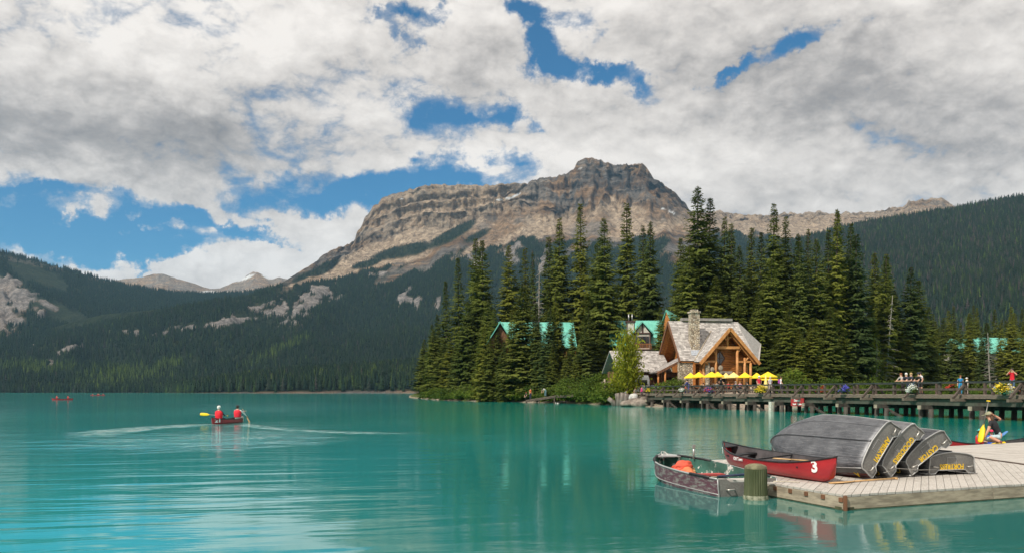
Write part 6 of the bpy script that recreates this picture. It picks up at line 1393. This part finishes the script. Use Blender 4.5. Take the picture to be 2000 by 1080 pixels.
def person(loc, rz, kind, label, top, bot, shorts=False, long_sleeve=False, hair='brown', hat=None, vest=None, scale=1.0, group=None, shoe=(.05, .045, .04), longhair=False, fingers=True, skin=None, backpack=None):
    J = base_pose(kind); e = empty('person', loc, rz, label, 'person', group); e.scale = (scale,) * 3
    names = list(J); idx = {k: i for i, k in enumerate(names)}; V = [J[k] for k in names]; E = [(idx[a], idx[b]) for a, b, _ in BONES]; RD = [RADS.get(k) or RADS[k[:-1]] for k in names]; mats_of = [c for _, _, c in BONES]
    segs = [(np.array(J[a]), np.array(J[b]), c) for a, b, c in BONES]
    for n, s in (('r', 1), ('l', -1)):                     # a palm, four unequal fingers bent at the knuckle, and a thumb off its side
        w = np.array(J['wr' + n]); d = w - np.array(J['el' + n]); d = d / np.linalg.norm(d); sd_ = np.cross(d, (0, 0, 1)); sd_ = sd_ / (np.linalg.norm(sd_) + 1e-6); dn = np.cross(sd_, d)
        pm_ = w + d * .075; V.append(tuple(pm_)); RD.append((.034, .018)); E.append((idx['wr' + n], len(V) - 1)); segs.append((w, pm_, 'skin')); pi_ = len(V) - 1
        if fingers:
            for q in range(4):
                b0 = pm_ + d * .022 + sd_ * (.027 - .018 * q); ln = (.062, .072, .068, .052)[q]; b1 = b0 + d * ln * .55; b2 = b1 + (d * .6 - dn * .6) * ln * .5; p = pi_
                for k_, pt_ in enumerate((b0, b1, b2)): V.append(tuple(pt_)); RD.append((.0095 - .001 * k_,) * 2); E.append((p, len(V) - 1)); p = len(V) - 1
                segs.append((b0, b2, 'skin'))
            t0 = w + d * .035 + sd_ * .032; t1 = t0 + (d * .7 + sd_ * .6) * .045; p = pi_
            for pt_ in (t0, t1): V.append(tuple(pt_)); RD.append((.011, .011)); E.append((p, len(V) - 1)); p = len(V) - 1
            segs.append((t0, t1, 'skin'))
    me = bpy.data.meshes.new('body'); me.from_pydata(V, E, []); o = bpy.data.objects.new('body', me); COL.objects.link(o)
    o.modifiers.new('skin', 'SKIN').use_smooth_shade = True; su = o.modifiers.new('sub', 'SUBSURF'); su.levels = su.render_levels = 1
    sv = me.skin_vertices[0].data
    for i, r in enumerate(RD): sv[i].radius = r; sv[i].use_root = (i == idx['pel'])
    dg = bpy.context.evaluated_depsgraph_get(); m2 = bpy.data.meshes.new_from_object(o.evaluated_get(dg)); bpy.data.objects.remove(o); bpy.data.meshes.remove(me); m2.name = 'body'
    cols = dict(skin=SKIN if not skin else cloth(skin), top=cloth(top), bot=cloth(bot), shoe=cloth(shoe)); cols['slv'] = cols['top']; cols['arm'] = cols['top'] if long_sleeve else cols['skin']; cols['leg'] = cols['skin'] if shorts else cols['bot']
    order = list(dict.fromkeys(cols.values())); m2.materials.clear()
    for m in order: m2.materials.append(m)
    C_ = np.array([p.center for p in m2.polygons]); best = np.full(len(C_), 1e9); mi = np.zeros(len(C_), int)
    for a, b, c in segs:
        ab = b - a; t = np.clip(((C_ - a) @ ab) / (ab @ ab + 1e-9), 0, 1); dd = np.linalg.norm(C_ - a - t[:, None] * ab, axis=1)
        mm = np.full(len(C_), order.index(cols[c]))
        if c == 'slv' and not long_sleeve: mm = np.where(t > .62, order.index(cols['skin']), mm)
        if c == 'bot' and shorts: mm = np.where(t > .92, order.index(cols['skin']), mm)
        if c == 'skin' : dd = dd * .96
        k = dd < best; best = np.where(k, dd, best); mi = np.where(k, mm, mi)
    m2.polygons.foreach_set('material_index', mi.astype(np.int32)); link(bpy.data.objects.new('body', m2), e)
    hd, tp_, ns = Vector(J['head']), Vector(J['top']), Vector(J['nose']); up = (tp_ - Vector(J['neck'])).normalized(); fw = (ns - hd); fw = (fw - up * fw.dot(up)).normalized(); rt = fw.cross(up)
    Mh = Matrix((rt, fw, up)).transposed()
    if hair: 
        hm = MB().ell(hd - fw * .016 + up * .028, (.098, .112, .108), 12, 7, M=Mh, v1=.56); 
        if longhair: hm.ell(hd - fw * .07 - up * .09, (.085, .055, .15), 10, 6, M=Mh)
        else: hm.ell(hd - fw * .055 - up * .01, (.088, .065, .09), 10, 6, M=Mh)
        hm.build('hair', cloth(HAIRC[hair]), e)
    if hat:
        hm = MB().ell(hd + up * .045, (.105, .118, .095), 12, 7, M=Mh, v1=.5)
        if hat[1] == 'cap': hm.ell(hd + fw * .13 + up * .045, (.075, .085, .012), 10, 4, M=Mh)
        elif hat[1] == 'brim': hm.ell(hd + up * .045, (.17, .18, .014), 12, 4, M=Mh)
        hm.build('hat', cloth(hat[0]), e)
    ey = MB()
    for s in (-1, 1): ey.ell(hd + fw * .088 + rt * (s * .032) + up * .012, (.011, .008, .007), 6, 4, M=Mh)
    ey.build('eyes', cloth((.02, .015, .012)), e)
    if vest:
        ch_, wa = Vector(J['chest']), Vector(J['waist']); nk = Vector(J['neck']); ax = (nk - wa).normalized(); sx_ = (Vector(J['shr']) - Vector(J['shl'])).normalized(); fy = sx_.cross(ax)
        rings = []
        for t, a, b in ((-.10, .21, .16), (.02, .22, .18), (.16, .235, .185), (.28, .22, .165), (.36, .15, .11)):
            rings.append([wa + ax * t + sx_ * (a * math.cos(q)) + fy * (b * math.sin(q)) for q in np.linspace(0, 6.283, 17)[:-1]])
        v_ = MB().loft(rings, 0, True, True, False).build('life_vest', cloth(vest), e); MB().tube([wa + ax * .08 + sx_ * (.196 * math.cos(q)) + fy * (.156 * math.sin(q)) for q in np.linspace(0, 6.283, 17)[:-1]], .014, 5, closed=True).build('strap', BLACKV, v_)
    if backpack:
        ch_ = Vector(J['chest']); MB().box(ch_ + Vector((0, .19, -.04)), (.28, .17, .42), taper=.8).build('backpack', cloth(backpack), e)
    return e

# paddlers in canoe 21
hd21 = Vector((.09, .996, 0)); c21 = Vector((CANOE21.x, CANOE21.y + .5, -.10)); rz21 = math.atan2(hd21.y, hd21.x) + math.pi / 2
canoe(c21, (-hd21.x, -hd21.y), 'red canoe numbered twenty-one being paddled away across the lake', '21', side=1, num_end=1, L=4.6)
pa = c21 - hd21 * 1.30 + Vector((-.02, .05, .06)); pb = c21 + hd21 * 1.25 + Vector((.08, 0, .06))
person(pa, rz21, 'paddle', 'person with white cap and red life vest paddling at the near end of the canoe', (.02, .02, .04), (.03, .03, .05), long_sleeve=True, hair='white', hat=((.75, .72, .68), 'cap'), vest=(.72, .02, .035), group='paddlers')
person(pb, rz21, 'paddle2', 'person with dark cap, white sleeves and red vest paddling at the far end', (.72, .70, .68), (.62, .58, .5), long_sleeve=True, hair='dark', hat=((.05, .07, .07), 'cap'), vest=(.70, .02, .04), group='paddlers')
paddle(pa + Vector((-1.25, .36, .60)), pa + Vector((.40, .38, .50)), 'yellow bladed paddle held level over the water beside the canoe', PADY, CHROME, R(80))
paddle(pb + Vector((.74, .28, -.10)), pb + Vector((.19, .40, .84)), 'pale wooden paddle dipped in the water on the far side of the canoe', PADDLE, CHROME)
# far canoes
def far_canoe(px_, py_, dirn, n, label, seed):
    g = G(px_, py_); e_, _ = canoe((g.x, g.y, -.08), dirn, label, L=4.7); u = Vector((*dirn, 0)).normalized()
    for i in range(n): person(g + u * ((i / max(1, n - 1) - .5) * 2.4) + Vector((0, 0, 0)), math.atan2(u.y, u.x) + math.pi / 2 + .3 * i, 'paddle', f'person in red life vest sitting {["at the left end of", "at the right end of", "in the middle of"][i]} the {["distant canoe", "left tiny canoe", "right tiny canoe"][seed]}', (.3, .04, .04), (.05, .05, .07), hair=['brown', 'dark', 'blond'][i], vest=(.68, .03, .03), group='paddlers', fingers=False)
far_canoe(122, 780.5, (1, .2), 2, 'small distant red canoe with two paddlers near the far left shore', 0)
far_canoe(186, 772, (1, .1), 2, 'tiny distant red canoe, left one of the pair off the far shore', 1); far_canoe(197, 771.7, (1, -.1), 2, 'tiny distant red canoe, right one of the pair off the far shore', 2)

# on the bridge
DK = 1.70; face = BDIR                                     # facing out over the near rail
def on_bridge(s_, t_, kind, label, *a, turn=0, **k): return person(bridge_pt(s_, t_, DK), face + turn, kind, label, *a, group='people on the bridge', **k)
on_bridge(46.2, .62, 'lean', 'person with auburn hair and grey top leaning on the rail, leftmost of five', (.42, .38, .36), (.05, .035, .035), hair='red', longhair=True)
on_bridge(46.8, .60, 'lean', 'blond person in dark top leaning on the rail, second of five', (.04, .04, .06), (.05, .06, .1), hair='white')
on_bridge(47.35, .58, 'lean', 'blond person in navy top and jeans leaning on the rail, middle of five', (.035, .04, .06), (.12, .2, .32), hair='blond')
on_bridge(47.6, 1.0, 'stand', 'person in pale shirt standing behind the leaning group', (.62, .60, .62), (.06, .08, .14), hair='dark')
on_bridge(48.1, .62, 'lean', 'dark haired person in black top and shorts leaning on the rail, rightmost of five', (.02, .02, .022), (.02, .02, .02), shorts=True, hair='dark', hat=((.03, .03, .05), 'cap'))
on_bridge(51.7, .9, 'stand', 'auburn haired child in bright blue clothes behind the rail', (.02, .22, .48), (.02, .26, .50), hair='red', scale=.80, turn=R(60))
on_bridge(52.2, 1.0, 'stand', 'small child in white sun hat beside the child in blue', (.72, .68, .62), (.5, .45, .4), hair='blond', hat=((.75, .73, .7), 'brim'), scale=.70, turn=R(-70))
on_bridge(56.4, .7, 'photo', 'man in red shirt and jeans raising a hand at the right end of the bridge', (.62, .015, .03), (.06, .12, .2), hair='dark', turn=R(35), scale=1.03, backpack=(.02, .02, .02))
on_bridge(25.0, 1.0, 'walk', 'man in red shirt, khaki shorts and white cap walking by the closed umbrella', (.55, .02, .05), (.48, .38, .27), shorts=True, hair='grey', hat=((.75, .73, .70), 'cap'), turn=R(80), scale=1.04)
on_bridge(25.6, 1.9, 'walk', 'person in pale grey top just behind the man in red', (.5, .52, .55), (.4, .35, .3), hair='grey', turn=R(90))
on_bridge(26.4, 2.6, 'walk', 'person in white shirt with purple backpack walking toward the terrace', (.7, .7, .72), (.04, .04, .06), hair='brown', turn=R(150), backpack=(.28, .04, .30))
on_bridge(10.3, .7, 'lean', 'person in navy jacket bending over the rail below the stone wall', (.03, .045, .16), (.06, .07, .22), long_sleeve=True, hair='dark', turn=R(-20))
on_bridge(9.2, 1.2, 'bend', 'person in dark clothes bending beside the person in navy', (.025, .03, .06), (.06, .05, .05), long_sleeve=True, hair='brown', turn=R(60))
on_bridge(9.9, .5, 'stand', 'small child in orange red shirt behind the rail near the bending people', (.62, .10, .05), (.05, .07, .30), hair='brown', scale=.55)
# on the shore
def on_shore(px_, d_, kind, rz, label, *a, z=None, grp='people on the shore', **k):
    x_ = px2x(px_, d_); return person((x_, d_, gz1(x_, d_) if z is None else z), rz, kind, label, *a, group=grp, **k)
on_shore(1230, 116.5, 'bend', R(50), 'person in dark blue shirt bending down among the rocks', (.03, .04, .12), (.10, .12, .2), hair='dark')
on_shore(1241, 117, 'stand', R(200), 'person in grey green top standing by the bending person', (.3, .28, .22), (.12, .1, .08), hair='brown', backpack=(.1, .1, .08))
on_shore(1223, 118, 'stand', R(20), 'person in white top partly behind the sapling', (.62, .62, .6), (.05, .06, .1), hair='dark')
on_shore(1253, 117, 'walk', R(90), 'person in bright pink top and dark trousers near the bridge end', (.62, .04, .20), (.03, .03, .05), hair='dark', long_sleeve=True)
on_shore(1261, 119, 'stand', R(-60), 'person in green shirt beside the dark blue car', (.02, .25, .16), (.02, .02, .03), hair='dark')
on_shore(1266, 120, 'stand', R(160), 'person in pale shirt behind the car', (.6, .58, .55), (.1, .1, .12), hair='grey')
rz_ = lambda p: p
ja, jb = ra.lerp(rb, .16), ra.lerp(rb, .72)
person(ja + Vector((0, .4, .05)), R(40), 'stand', 'person in orange shirt and dark trousers standing on the plank jetty', (.80, .16, .05), (.05, .05, .12), hair='dark', group='people on the jetty', scale=1.05)
person(ja + Vector((-.75, .5, .02)), R(-30), 'crouch', 'person in black crouching at the low end of the jetty', (.02, .02, .025), (.03, .03, .03), hair='dark', group='people on the jetty', hat=((.3, .03, .03), 'cap'))
person(jb + Vector((-.3, .5, .05)), R(-50), 'bend', 'person in white shirt and pale jeans bending over on the jetty', (.72, .7, .7), (.28, .42, .5), hair='dark', group='people on the jetty', scale=1.08)
# at the terrace tables
TOPS = [((.02, .02, .025), 'black'), ((.62, .60, .58), 'white'), ((.45, .05, .06), 'red'), ((.05, .07, .2), 'navy'), ((.42, .25, .2), 'tan'), ((.62, .3, .38), 'pink'), ((.2, .22, .2), 'grey')]
HR = ['brown', 'dark', 'blond', 'grey', 'red']; k = 0
for i, (px_, d_) in enumerate(TABLES):
    x0 = px2x(px_, d_)
    for j, (ox, oy, rz) in enumerate(((-.75, .1, 90), (.75, -.05, -90), (.05, .78, 0))[:3 if i in (2, 3, 4) else 2]):
        col_, nm = TOPS[k % 7]; c_ = 'left of' if j == 0 else 'right of' if j == 1 else 'behind'
        z_ = gz1(x0 + ox, d_ + oy); chair(x0 + ox, d_ + oy, R(rz) + math.pi, f'wooden terrace chair {c_} the {ordinal(i + 1)} table from the left')
        person((x0 + ox, d_ + oy, z_ - .03), R(rz), 'seat', f'seated person in {nm} top {c_} the {ordinal(i + 1)} terrace table from the left', col_, (.06, .07, .12), hair=HR[k % 5], group='people at the terrace tables', fingers=False, longhair=k % 2 == 0); k += 1
on_shore(1408, 112.5, 'stand', 0, 'person in black top standing before the lodge door', (.02, .02, .02), (.02, .02, .02), hair='dark', grp='people at the terrace tables')
on_shore(1320, 118, 'stand', 0, 'person in dark clothes standing on the porch steps', (.02, .03, .06), (.02, .02, .03), hair='dark', grp='people at the terrace tables')
# the woman kneeling on the dock, the children and the canoe behind her
W0 = Vector((px2x(1939, 27.1), 27.1, DT + .03))
wm = person(W0, 0, 'kneel', 'woman in black shirt and khaki cap kneeling at the edge of the dock', (.018, .018, .022), (.42, .55, .58), shorts=True, hair='brown', longhair=True, hat=((.26, .25, .16), 'cap'), shoe=(.20, .07, .06), skin=(.58, .30, .20))
paddle(W0 + Vector((-.42, -.04, .05)), W0 + Vector((-.08, .10, 1.33)), 'yellow paddle held upright beside the kneeling woman', PADY, material('paddle_shaft', (.18, .18, .17), .4, metal=.5), R(20))
cn = Vector((15.9, 28.75, -.06)); dn_ = Vector((.85, .52, 0)).normalized()
canoe((cn.x, cn.y, -.13), (dn_.x, dn_.y), 'red canoe afloat behind the dock where the woman kneels', L=5.0)
person(Vector((15.62, 28.35, -.02)), R(-30), 'paddle', 'child in red cap and blue life vest sitting in the canoe behind the dock', (.05, .10, .45), (.05, .1, .4), hair='brown', hat=((.60, .03, .09), 'cap'), vest=(.04, .08, .50), scale=.62, group='children in the canoe')
person(Vector((15.05, 28.0, -.02)), R(30), 'paddle', 'child in teal hat and red vest sitting beyond the kneeling woman', (.1, .3, .36), (.1, .15, .3), hair='brown', hat=((.08, .42, .42), 'brim'), vest=(.60, .03, .04), scale=.66, group='children in the canoe')
paddle(Vector((15.95, 28.1, .22)), Vector((15.2, 28.2, .1)), 'small yellow paddle lying beside the child in the red cap', PADY, material('blue_shaft', (.05, .16, .42), .4), R(80))
paddle(Vector((16.1, 28.3, .62)), Vector((15.35, 28.2, .1)), 'small blue paddle held by the child in the red cap', material('blue_plastic', (.08, .22, .5), .4))
